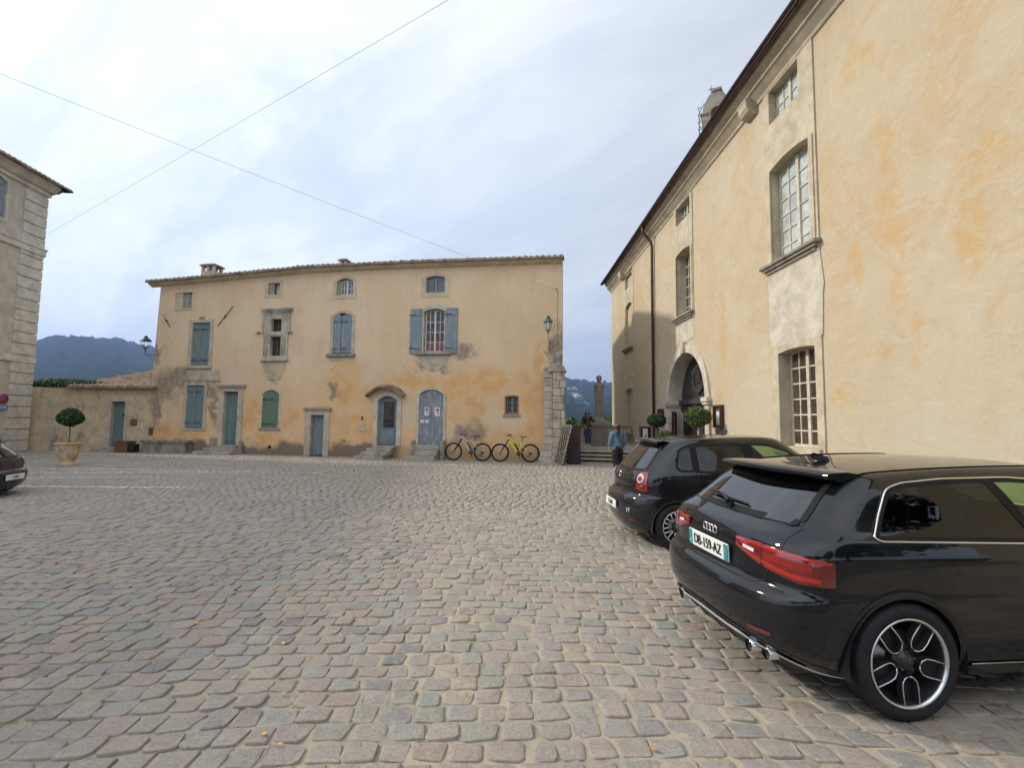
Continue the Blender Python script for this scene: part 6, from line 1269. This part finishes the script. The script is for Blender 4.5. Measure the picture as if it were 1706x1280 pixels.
# ---- the second car: rounder five door hatchback
def small_hatch(name, P, yaw, label, group, paint, plate_txt, glassr, extra=True, S_=(1, 1, 1), low=False):
    C = empty(name, P, yaw, label, 'car', group); kx, ky, kz = S_
    lv = [(.17, 0, .16, 3.80, .74, .40, .6), (.25, 0, .08, 3.86, .79, .40, .6), (.38, 0, .02, 3.9, .815, .42, .6), (.52, 0, .0, 3.92, .826, .42, .6), (.60, 0, .01, 3.91, .828, .42, .6), (.655, 0, .04, 3.88, .827, .40, .6), (.685, 0, .10, 3.84, .824, .38, .6),
          (.75, 0, .115, 3.6, .824, .38, .55), (.85, 0, .125, 3.35, .822, .38, .5), (.93, 0, .145, 3.10, .812, .38, .45), (.98, .004, .175, 2.95, .795, .38, .42), (1.03, .01, .215, 2.84, .772, .38, .4), (1.15, .02, .315, 2.66, .722, .36, .38),
          (1.27, .035, .425, 2.48, .672, .34, .36), (1.34, .05, .50, 2.36, .632, .33, .35), (1.375, .06, .56, 2.28, .595, .32, .34), (1.39, .068, .62, 2.2, .555, .30, .34)]
    lv = [(a*kz, b*kz, c*kx, d*kx, e*ky, (f+.10 if a < .7 else f+.04)*kx, g*kx) for a, b, c, d, e, f, g in lv]; Lc = 3.92*kx
    cb = CarBody(lv, .02, Lc, .06, 2.55, 70, 90, 24); S = cb.side(-1); S2 = cb.side(1); Rr = cb.rear(); T = cb.top()
    sc = lambda pts: [(x*kx, z*kz) for x, z in pts]; sy = lambda pts: [(y*ky, z*kz) for y, z in pts]
    qw = sc([(.66, 1.06), (.70, 1.01), (.90, 1.0), (.90, 1.335), (.80, 1.33), (.72, 1.27)]); dw = sc([(.945, .995), (1.62, .985), (1.62, 1.375), (1.25, 1.37), (.945, 1.345)]); fw = sc([(1.70, .985), (2.62, .98), (2.55, 1.04), (2.20, 1.29), (1.95, 1.365), (1.70, 1.375)])
    rw = sy([(-.56, 1.02), (.56, 1.02), (.46, 1.34), (-.46, 1.34)]); wz = .295; wx = .66*kx; wb = 2.46*kx
    shell_mesh(cb, [rounded(q, .04, 3) for q in (qw, dw, fw)], [rw], [(wx, wz), (wx+wb, wz)], .335, 'body', paint, C, cuts_front=[sy([(-.62, 1.0), (.62, 1.0), (.48, 1.38), (-.48, 1.38)])])
    m = MB(); m.box(.3, -.72*ky, .16, 3.6*kx, .72*ky, .2); m.build('underbody', 'black', C)
    for sg in (-1, 1):
        for x in (wx, wx+wb): m = MB(); well(m, x, wz, .342, sg*.805*ky, sg*.5); m.build('wheel_well', 'black', C)
    for sg, fn in ((-1, S), (1, S2)):
        for x in (wx, wx+wb):
            rows = [[], [], []]
            for a in np.linspace(-.3, pi+.3, 32):
                for j, (w, o) in enumerate(((-.02, -.004), (-.008, .008), (.04, .001))): q, no = fn(x+(.338+w)*cos(a), wz+(.338+w)*sin(a)); rows[j].append(q+no*o)
            m = MB(); m.grid(rows); m.build('wheel_arch', paint, C)
    for x in (wx, wx+wb):
        for sg in (-1, 1): wheel(C, x, sg*.715*ky, wz, .297, .19, .205, 'multi', sg)
    for fn in (S, S2):
        for q, mt in ((qw, 'glass_dark'), (dw, 'glass_dark'), (fw, 'glass_green')):
            lo = [p for p in q if p[1] < 1.07*kz]; hi = [p for p in q if p[1] >= 1.07*kz]; lo.sort(); hi.sort(); lo = [(min(p[0] for p in q), lo[0][1])] + lo[1:] if len(lo) > 1 else lo
            if q is fw: hi = sc([(1.70, 1.375), (1.95, 1.365), (2.20, 1.29), (2.55, 1.04), (2.62, .98)])
            m = MB(); cb.patch(m, fn, lo, hi, 16, 8, .003); m.build('side_window', mt, C); m = MB(); cb.ring(m, fn, rounded(q, .04, 4), .004, .005, inner=.022, sub=2); m.build('window_seal', 'trim', C)
        m = MB(); cb.patch(m, fn, sc([(.905, .99), (.94, .99)]), sc([(.905, 1.34), (.94, 1.345)]), 3, 8, .004); m.build('door_pillar', 'trim', C); m = MB(); cb.patch(m, fn, sc([(1.625, .98), (1.695, .98)]), sc([(1.625, 1.375), (1.695, 1.375)]), 3, 8, .004); m.build('door_pillar', 'trim', C)
    m = MB(); cb.patch(m, Rr, sy([(-.60, 1.0), (-.3, .985), (.3, .985), (.60, 1.0)]), sy([(-.48, 1.345), (.48, 1.345)]), 30, 12, .004); m.build('rear_window', glassr, C)
    m = MB(); cb.ring(m, Rr, rounded(sy([(-.60, 1.0), (-.3, .985), (.3, .985), (.60, 1.0), (.49, 1.345), (-.49, 1.345)]), .05), .003, .0055, inner=.025); m.build('window_seal', 'trim', C)
    m = MB(); fr = lambda y, z: (lambda h: (h[0], h[1]) if h[0] else (Vector((2.8, y, z)), Vector((1, 0, 0))))(cb.hit((6, y, z), (-1, 0, 0))); cb.patch(m, fr, sy([(-.64, 1.0), (.64, 1.0)]), sy([(-.50, 1.39), (.50, 1.39)]), 24, 10, .004); m.build('windscreen', 'glass_green', C)
    m = MB(); P_ = []
    for y in np.linspace(-.50*ky, .50*ky, 15):
        t = abs(y)/(.5*ky); xe = (.43+.06*t*t)*kx; zc = (1.405-.02*t*t)*kz; q, _ = T(.68*kx, y); P_.append([(q.x, y, q.z+.002), ((q.x+xe)/2, y, (q.z+zc)/2+.012), (xe, y, zc), (xe+.01, y, zc-.03), (.54*kx, y, 1.345*kz)])
    m.grid(P_); m.build('roof_spoiler', paint, C)
    m = MB(); q, _ = T(.80*kx, .0); m.tube([q, q+Vector((-.22, 0, .16))], [.006, .003], 5); m.build('aerial', 'black', C)
    m = MB(); cb.line(m, Rr, sy([(-.56, 1.0), (-.58, .72), (-.52, .675), (.52, .675), (.58, .72), (.56, 1.0)]), .003, .001, sub=8); m.build('hatch_seam', 'black', C)
    for fn in (S, S2):
        m = MB(); cb.line(m, fn, sc([(.93, .98), (.99, .75), (1.02, .50), (1.10, .25), (1.66, .25), (1.66, .98)]), .003, .001, sub=6); m.build('door_seam', 'black', C)
        m = MB(); cb.line(m, fn, sc([(1.67, .25), (2.62, .25), (2.68, .6), (2.62, .96)]), .003, .001, sub=6); m.build('door_seam', 'black', C)
    for fn in (S, S2): m = MB(); cb.patch(m, fn, sc([(1.05, .565), (2.65, .565)]), sc([(1.05, .60), (2.65, .60)]), 16, 3, .012); m.build('rubbing_strip', 'trim', C)
    cy = cb.cyl(.95*kx)
    for s_ in (1, -1):
        a = lambda pts: [(s_*p, z*kz) for p, z in pts]
        m = MB(); cb.patch(m, cy, a([(35, .755), (41, .735), (47, .74)]), a([(38.5, .975), (42.5, .985), (46.5, .975)]), 14, 10, .009, 0, .010); l_ = m.build('tail_lamp', 'red_lamp', C)
        for (ph, z, rr_, mt) in ((40.5, .895, .062, 'clear_lamp'), (40.5, .895, .040, 'red_lamp'), (42, .79, .030, 'red_dark')):
            m = MB(); q, no = cy(s_*ph, z*kz); R3 = no.to_track_quat('Z', 'Y').to_matrix(); m.lathe([(.001, .012), (rr_*.9, .008), (rr_, 0)], 20); m.v = [tuple(R3 @ Vector(p)+q+no*(.018+(.006 if mt == 'red_lamp' else 0))) for p in m.v]; m.build('lamp_roundel', mt, l_)
        m = MB(); cb.patch(m, cb.cyl(1.1*kx), a([(26, .33), (33, .33)]), a([(26, .36), (33, .36)]), 6, 3, .005); m.build('reflector', 'red_dark', C)
        m = MB(); m.rbox((2.32*kx, s_*-.90*ky, 1.03*kz), (.13, .19, .13), (0, 0, s_*.15), .04); m.rbox((2.36*kx, s_*-.80*ky, .99*kz), (.06, .12, .04), bev=.01); m.build('door_mirror', paint, C)
        for xx in (1.12, 1.84): fn = S if s_ > 0 else S2; m = MB(); p0, na = fn(xx*kx, .88*kz); p1, nb = fn((xx+.18)*kx, .88*kz); m.tube([p0, p0+na*.03, p1+nb*.03, p1], .011, 6); m.build('door_handle', paint, C)
    q, no = Rr(0, .50*kz); o = MB().box(-.012, -.26, -.055, 0, .26, .055, .004).build('number_plate', 'plate', C, (q.x-.008, 0, .50*kz))
    if plate_txt: text_mesh(plate_txt, .095, 'ink', o, Matrix.Translation((-.015, 0, -.002)) @ Matrix.Rotation(radians(-90), 4, 'Z') @ Matrix.Rotation(radians(90), 4, 'X'), sx=.8)
    if extra:
        m = MB(); q, no = Rr(0, .90); m.torus(.045, .006, (q.x-.008, 0, .90), 'X', 24, 6); m.build('badge', 'steel', C)
        q, no = cb.cyl(1.1)(27, .47); t = text_mesh('17', .075, 'white', C, Matrix.Translation(q+no*.006) @ Matrix.Rotation(radians(-90+27), 4, 'Z') @ Matrix.Rotation(radians(90), 4, 'X'), 'number_sticker')
    interior(C, Lc, .74*ky, x0=.58*kx, belt=.96*kz)
    return C
yw = atan(.05); u_ = Vector((cos(yw), sin(yw), 0)); n_ = Vector((-u_.y, u_.x, 0))
small_hatch('parked_car', Vector((1.98, 6.28, 0))-u_*.47+n_*.82, yw, 'black five door small hatchback with round tail lamps parked behind the nearest car', 'black cars parked nose in to the right wall', 'paint_b', 'CE-047', 'glass_rear')
yl = pi+atan2(.28, 1); ul = Vector((cos(yl), sin(yl), 0)); nl = Vector((-ul.y, ul.x, 0))
small_hatch('parked_car', Vector((-10.36, 10.75, 0))+nl*.86-ul*.0, yl, 'low dark navy coupe cut by the left edge of the picture with a white plate', None, 'paint_c', '4 HV', 'glass_rear', False, (1.0, 1.02, .78))

# ================================================================ bicycles
def bicycle(name, P, yaw, label, mainm, rearm, lean):
    B = empty(name, P, yaw, label, 'bicycle', 'mountain bikes leaning on the ochre wall'); B.rotation_euler = (lean, 0, yaw)
    wr = .365
    for x in (0, 1.20):
        w = empty('wheel', (x, 0, wr)); w.parent = B; m = MB(); m.torus(wr-.028, .029, (0, 0, 0), 'Y', 56, 8); m.build('tyre', 'rubber', w)
        m = MB(); m.torus(wr-.062, .012, (0, 0, 0), 'Y', 48, 6, ry=.014); m.build('rim', 'bike_black', w)
        m = MB(); [m.tube([(.02*cos(a), .03*(-1)**i, .02*sin(a)), ((wr-.065)*cos(a+.12*(-1)**(i//2)), 0, (wr-.065)*sin(a+.12*(-1)**(i//2)))], .0013, 3, cap=False) for i, a in enumerate(np.linspace(0, 2*pi, 32, endpoint=False))]; m.lathe([(.001, -.05), (.022, -.05), (.022, .05), (.001, .05)], 12, axis='Y'); m.build('spokes', 'steel', w)
        m = MB(); m.lathe([(.055, -.035), (.09, -.035), (.09, -.032), (.055, -.032)], 24, axis='Y'); m.build('brake_disc', 'brake', w)
    bb = (.74, 0, .34); ht = (.30, 0, .98); hb = (.335, 0, .86); st = (.86, 0, .80)
    m = MB(); m.tube([hb, (.42, 0, .74), (.62, 0, .46), bb], [.032, .034, .034, .036], 10); m.tube([(.32, 0, .93), (.55, 0, .80), (.83, 0, .68)], [.026, .022, .02], 8); m.tube([ht, hb], .028, 10); m.tube([st, (.80, 0, .60), (.76, 0, .38)], [.019, .02, .024], 8); m.tube([(.70, 0, .74), (.86, 0, .76)], .014, 6); m.build('frame', mainm, B)
    m = MB()
    for y in (-.055, .055): m.tube([(.78, y*.6, .40), (1.0, y, .38), (1.20, y, wr)], .014, 6); m.tube([(.80, y*.6, .70), (1.0, y, .54), (1.20, y, wr)], .012, 6)
    m.build('rear_triangle', rearm, B)
    m = MB(); m.tube([(.56, 0, .74), (.72, 0, .48)], .028, 8); m.build('shock_absorber', 'bike_black', B)
    m = MB()
    for y in (-.06, .06): m.tube([(.325, y, .88), (.20, y, .66), (.0, y, wr)], [.016, .022, .017], 8)
    m.tube([(.33, -.07, .87), (.33, .07, .87)], .024, 8); m.build('fork', 'bike_black', B)
    m = MB(); m.tube([ht, (.285, 0, 1.03), (.33, 0, 1.05)], .018, 6); m.tube([(.40, -.37, 1.07), (.33, -.18, 1.06), (.31, 0, 1.05), (.33, .18, 1.06), (.40, .37, 1.07)], .014, 8); [m.tube([(.385, sg*.27, 1.07), (.42, sg*.38, 1.07)], .019, 8) for sg in (1, -1)]; [m.tube([(.30, sg*.24, 1.05), (.27, sg*.33, 1.04)], .007, 5) for sg in (1, -1)]; m.build('handlebar', 'bike_black', B)
    m = MB(); m.tube([(.855, 0, .78), (.905, 0, .98)], .014, 8); m.build('seat_post', 'bike_black', B)
    m = MB(); P_ = []
    for t in np.linspace(0, 1, 9): w = .012+.062*t**1.5; x = .78+.27*t; z = 1.005+.018*(2*t-1)**2; P_.append([(x, -w, z-.03), (x, -w*.9, z), (x, 0, z+.012), (x, w*.9, z), (x, w, z-.03), (x, 0, z-.02), (x, -w, z-.03)])
    m.grid(P_); m.build('saddle', 'bike_black', B)
    m = MB(); m.lathe([(.03, -.075), (.085, -.075), (.085, -.07), (.03, -.07)], 24, (.74, 0, .34), axis='Y'); m.tube([(.74, -.09, .34), (.80, -.09, .18)], .012, 6); m.tube([(.74, .09, .34), (.68, .09, .50)], .012, 6); m.rbox((.80, -.14, .175), (.09, .09, .02)); m.rbox((.68, .14, .505), (.09, .09, .02)); m.tube([(.74, -.072, .424), (1.20, -.072, wr+.05)], .005, 4); m.tube([(.74, -.072, .256), (1.14, -.072, .22), (1.2, -.072, wr-.05)], .005, 4); m.lathe([(.02, -.065), (.055, -.07), (.055, -.055)], 18, (1.20, 0, wr), axis='Y'); m.tube([(1.19, -.075, wr-.02), (1.14, -.075, .22)], .014, 5); m.build('crankset', 'bike_black', B)
    return B
p = hw(14.80, -.46, .0); bicycle('bicycle', p, HR, 'silver mountain bike leaning on the ochre wall beside the worn blue door', 'bike_silver', 'bike_silver', radians(-4))
p = hw(16.72, -.50, .0); bicycle('bicycle', p, HR+radians(4), 'yellow and grey mountain bike leaning below the small barred window', 'bike_yellow', 'bike_yellow', radians(-4))

# ================================================================ people
def skin(name, nodes, edges, mat, parent, sub=2, root=0):
    me = bpy.data.meshes.new(name+'_cage'); me.from_pydata([n[:3] for n in nodes], edges, []); o = bpy.data.objects.new(name, me); COL.objects.link(o)
    sk = o.modifiers.new('s', 'SKIN'); sk.use_smooth_shade = True
    for i, n in enumerate(nodes):
        v = me.skin_vertices[0].data[i]; r = n[3]; v.radius = (r if not isinstance(r, tuple) else r[0], r if not isinstance(r, tuple) else r[1]); v.use_root = (i == root)
    ss = o.modifiers.new('u', 'SUBSURF'); ss.levels = ss.render_levels = sub
    bpy.context.view_layer.update(); m2 = bpy.data.meshes.new_from_object(o.evaluated_get(bpy.context.evaluated_depsgraph_get())); m2.name = name
    bpy.data.objects.remove(o); bpy.data.meshes.remove(me)
    m2.materials.clear(); m2.materials.append(M[mat]); r = bpy.data.objects.new(name, m2); COL.objects.link(r); r.parent = parent; return r
def hand(mb_nodes, mb_edges, wr, d, side, curl=.3):
    """fingers rooted in the palm: wr index of the wrist node, d direction of the hand"""
    N, E = mb_nodes, mb_edges; w = Vector(N[wr][:3]); d = Vector(d).normalized(); s = Vector(side).normalized(); up = d.cross(s).normalized()
    N.append((*(w+d*.045), .026)); pm = len(N)-1; E.append((wr, pm)); N.append((*(w+d*.085), .022)); pk = len(N)-1; E.append((pm, pk)); return pm, pk, d, s, up, w
def fingers(parent, w, d, s, up, mat='skin', curl=.35):
    m = MB()
    for i, ln in enumerate((.062, .072, .068, .054)):
        o = w+d*.082+s*(.024-i*.016); p1 = o+d*ln*.45+up*ln*.08*curl; p2 = p1+d*ln*.35*cos(curl)+up*ln*.35*sin(curl); p3 = p2+d*ln*.25*cos(2*curl)+up*ln*.25*sin(2*curl); m.tube([o, p1, p2, p3], [.0088, .0082, .0075, .006], 8)
    o = w+d*.03+s*.022; m.tube([o, o+d*.022+s*.022, o+d*.05+s*.030], [.011, .0095, .007], 8); m.build('fingers', mat, parent)
def woman_back():
    # walking away, denim jacket, patterned trousers, dark hair in a ponytail
    R = empty('person', (3.22, 14.62, 0), radians(8), 'person from behind in blue denim jacket and dark patterned trousers', 'person'); s = 1.61/1.70
    J = lambda x, y, z: (x*s, y*s, z*s)
    N = [(*J(0, 0, .93), .11), (*J(0, .0, 1.08), (.115, .085)), (*J(0, .01, 1.24), (.135, .09)), (*J(0, .0, 1.38), (.13, .075)), (*J(0, .0, 1.45), .055), (*J(0, .01, 1.50), .045), (*J(0, .03, 1.58), .082), (*J(0, .03, 1.64), .070),
         (*J(.16, 0, 1.37), .058), (*J(.22, -.01, 1.16), .046), (*J(.23, .07, .95), .034), (*J(.225, .10, .90), .026), (*J(-.16, 0, 1.37), .058), (*J(-.24, 0, 1.15), .046), (*J(-.25, .05, .94), .034), (*J(-.245, .07, .89), .026),
         (*J(.09, 0, .86), .095), (*J(.10, .10, .50), .062), (*J(.10, .10, .28), .054), (*J(.10, .05, .09), .036), (*J(.105, .15, .04), .030), (*J(-.09, 0, .86), .095), (*J(-.10, -.02, .50), .062), (*J(-.10, -.14, .30), .054), (*J(-.10, -.25, .14), .036), (*J(-.105, -.19, .05), .030)]
    E = [(0, 1), (1, 2), (2, 3), (3, 4), (4, 5), (5, 6), (6, 7), (3, 8), (8, 9), (9, 10), (10, 11), (3, 12), (12, 13), (13, 14), (14, 15), (0, 16), (16, 17), (17, 18), (18, 19), (19, 20), (0, 21), (21, 22), (22, 23), (23, 24), (24, 25)]
    for wi, sd in ((11, -1), (15, 1)): hand(N, E, wi, (0, .15, -1), (sd, 0, 0))
    skin('body', N, E, 'skin', R)
    for wi, sd in ((11, -1), (15, 1)): fingers(R, Vector(N[wi][:3]), Vector((0, .15, -1)).normalized(), Vector((0, 1, .1)).normalized(), Vector((sd, 0, 0)))
    f = 1.25
    n2 = [N[1][:3]+((.165, .13),), N[2][:3]+((.17, .125),), N[3][:3]+((.165, .105),), N[8][:3]+(.078,), N[9][:3]+(.074,), N[10][:3]+(.062,), N[12][:3]+(.078,), N[13][:3]+(.074,), N[14][:3]+(.062,), (*J(0, -.01, 1.44), .085), (*J(0, .0, .97), .165), (*J(0, .0, .90), .15)]
    skin('denim_jacket', n2, [(0, 1), (1, 2), (2, 3), (3, 4), (4, 5), (2, 6), (6, 7), (7, 8), (2, 9), (0, 10), (10, 11)], 'denim', R)
    n3 = [(*J(0, 0, .99), .13), N[0][:3]+(.150,), (*J(.09, 0, .84), .118), N[17][:3]+(.088,), N[18][:3]+(.070,), (*J(.10, .055, .12), .052), (*J(-.09, 0, .84), .118), N[22][:3]+(.088,), N[23][:3]+(.070,), (*J(-.10, -.235, .17), .052)]
    skin('trousers', n3, [(0, 1), (1, 2), (2, 3), (3, 4), (4, 5), (1, 6), (6, 7), (7, 8), (8, 9)], 'trousers', R)
    for a, b in ((19, 20), (24, 25)): p, q = Vector(N[a][:3]), Vector(N[b][:3]); h = p+Vector((0, -.03, -.02)); skin('shoe', [(*(h), .044), (*((h+q)/2-Vector((0, 0, .012))), .046), (*(q+Vector((0, .02, -.005))), .036)], [(0, 1), (1, 2)], 'shoe', R, 1)
    skin('hair', [(*J(0, .0, 1.62), .098), (*J(0, -.02, 1.56), .098), (*J(0, -.055, 1.49), .060), (*J(0, -.085, 1.40), .045), (*J(0, -.085, 1.30), .034), (*J(0, -.08, 1.22), .014)], [(0, 1), (1, 2), (2, 3), (3, 4), (4, 5)], 'hair', R)
    m = MB(); m.tube([J(-.10, -.115, 1.42), J(-.03, -.135, 1.28), J(.04, -.135, 1.12), J(.16, -.1, .98)], .010, 5); m.tube([J(-.10, -.11, 1.42), J(-.09, .0, 1.47), J(-.06, .11, 1.35)], .010, 5); m.build('bag_strap', 'black', R)
    h = Vector(N[6][:3]); m = MB(); m.rbox((h.x, h.y+.088, h.z-.02), (.024, .03, .036), bev=.008); [m.rbox((h.x+k*.086, h.y-.002, h.z-.01), (.016, .03, .05), bev=.006) for k in (1, -1)]; m.build('nose_and_ears', 'skin', R)
woman_back()
def woman_terrace():
    R = empty('person', (3.30, 21.0, .545), radians(4), 'person in dark jacket and jeans standing on the terrace beside the pedestal', 'person'); s = 1.57/1.70
    J = lambda x, y, z: (x*s, y*s, z*s)
    # faces the camera (-y)
    N = [(*J(0, 0, .93), .105), (*J(.0, .0, 1.08), (.11, .085)), (*J(.0, .0, 1.24), (.13, .095)), (*J(0, .0, 1.38), (.125, .075)), (*J(0, .0, 1.45), .052), (*J(0, -.01, 1.50), .045), (*J(0, -.03, 1.58), .080), (*J(0, -.03, 1.64), .068),
         (*J(.16, 0, 1.37), .055), (*J(.26, -.02, 1.20), .043), (*J(.40, .08, 1.22), .034), (*J(.45, .11, 1.22), .026), (*J(-.16, 0, 1.37), .055), (*J(-.22, .0, 1.15), .043), (*J(-.17, -.12, .98), .034), (*J(-.15, -.16, .96), .026),
         (*J(.09, 0, .86), .095), (*J(.09, -.03, .50), .062), (*J(.09, .0, .28), .054), (*J(.09, .03, .09), .036), (*J(.11, -.09, .035), .030), (*J(-.09, 0, .86), .095), (*J(-.07, -.05, .50), .062), (*J(-.06, -.03, .28), .054), (*J(-.05, .0, .09), .036), (*J(-.08, -.12, .035), .030)]
    E = [(0, 1), (1, 2), (2, 3), (3, 4), (4, 5), (5, 6), (6, 7), (3, 8), (8, 9), (9, 10), (10, 11), (3, 12), (12, 13), (13, 14), (14, 15), (0, 16), (16, 17), (17, 18), (18, 19), (19, 20), (0, 21), (21, 22), (22, 23), (23, 24), (24, 25)]
    hand(N, E, 11, (.9, .3, -.1), (0, -1, 0)); hand(N, E, 15, (.6, -.5, -.4), (0, 0, 1)); skin('body', N, E, 'skin', R)
    fingers(R, Vector(N[11][:3]), Vector((.9, .3, -.1)).normalized(), Vector((.3, -.9, 0)).normalized(), Vector((0, 0, -1))); fingers(R, Vector(N[15][:3]), Vector((.6, -.5, -.4)).normalized(), Vector((.3, .1, .9)).normalized(), Vector((-.5, -.8, 0)).normalized())
    n2 = [N[1][:3]+((.145, .12),), N[2][:3]+((.16, .125),), N[3][:3]+((.155, .10),), N[8][:3]+(.073,), N[9][:3]+(.065,), N[10][:3]+(.052,), N[12][:3]+(.073,), N[13][:3]+(.065,), N[14][:3]+(.052,), (*J(0, .0, .98), .155), (*J(0, .0, .86), .145)]
    skin('jacket', n2, [(0, 1), (1, 2), (2, 3), (3, 4), (4, 5), (2, 6), (6, 7), (7, 8), (0, 9), (9, 10)], 'jacket', R)
    m = MB(); m.rbox(J(0, -.115, 1.20), (.10, .05, .36), bev=.02); m.build('top', 'olive', R)
    n3 = [(*J(0, 0, .97), (.14, .11)), N[0][:3]+((.155, .12),), (*J(.09, 0, .84), .108), N[17][:3]+(.078,), N[18][:3]+(.064,), (*J(.09, .03, .11), .052), (*J(-.09, 0, .84), .108), N[22][:3]+(.078,), N[23][:3]+(.064,), (*J(-.05, .0, .11), .052)]
    skin('jeans', n3, [(0, 1), (1, 2), (2, 3), (3, 4), (4, 5), (1, 6), (6, 7), (7, 8), (8, 9)], 'jeans', R)
    for a, b in ((19, 20), (24, 25)): p, q = Vector(N[a][:3]), Vector(N[b][:3]); h = p+Vector((0, .03, -.03)); skin('shoe', [(*h, .044), (*((h+q)/2-Vector((0, 0, .012))), .046), (*(q+Vector((0, -.02, 0))), .034)], [(0, 1), (1, 2)], 'shoe', R, 1)
    skin('hair', [(*J(0, .0, 1.66), .085), (*J(0, .03, 1.58), .095), (*J(.06, .03, 1.46), .055), (*J(.09, -.03, 1.34), .04), (*J(.09, -.06, 1.24), .02), (*J(-.06, .03, 1.46), .055), (*J(-.09, -.03, 1.34), .04), (*J(-.09, -.06, 1.24), .02)], [(0, 1), (1, 2), (2, 3), (3, 4), (1, 5), (5, 6), (6, 7)], 'hair', R)
    h = Vector(N[6][:3]); m = MB(); m.box(h.x-.062, h.y-.098, h.z-.005, h.x-.006, h.y-.078, h.z+.032, .008); m.box(h.x+.006, h.y-.098, h.z-.005, h.x+.062, h.y-.078, h.z+.032, .008); m.box(h.x-.07, h.y-.085, h.z+.012, h.x+.07, h.y-.078, h.z+.022); m.build('sunglasses', 'black', R)
    m = MB(); m.rbox((h.x, h.y-.088, h.z-.02), (.022, .032, .036), bev=.008); m.build('nose', 'skin', R); m = MB(); m.rbox((h.x, h.y-.078, h.z-.052), (.040, .012, .012), bev=.004); m.build('mouth', 'sign_red', R)
woman_terrace()
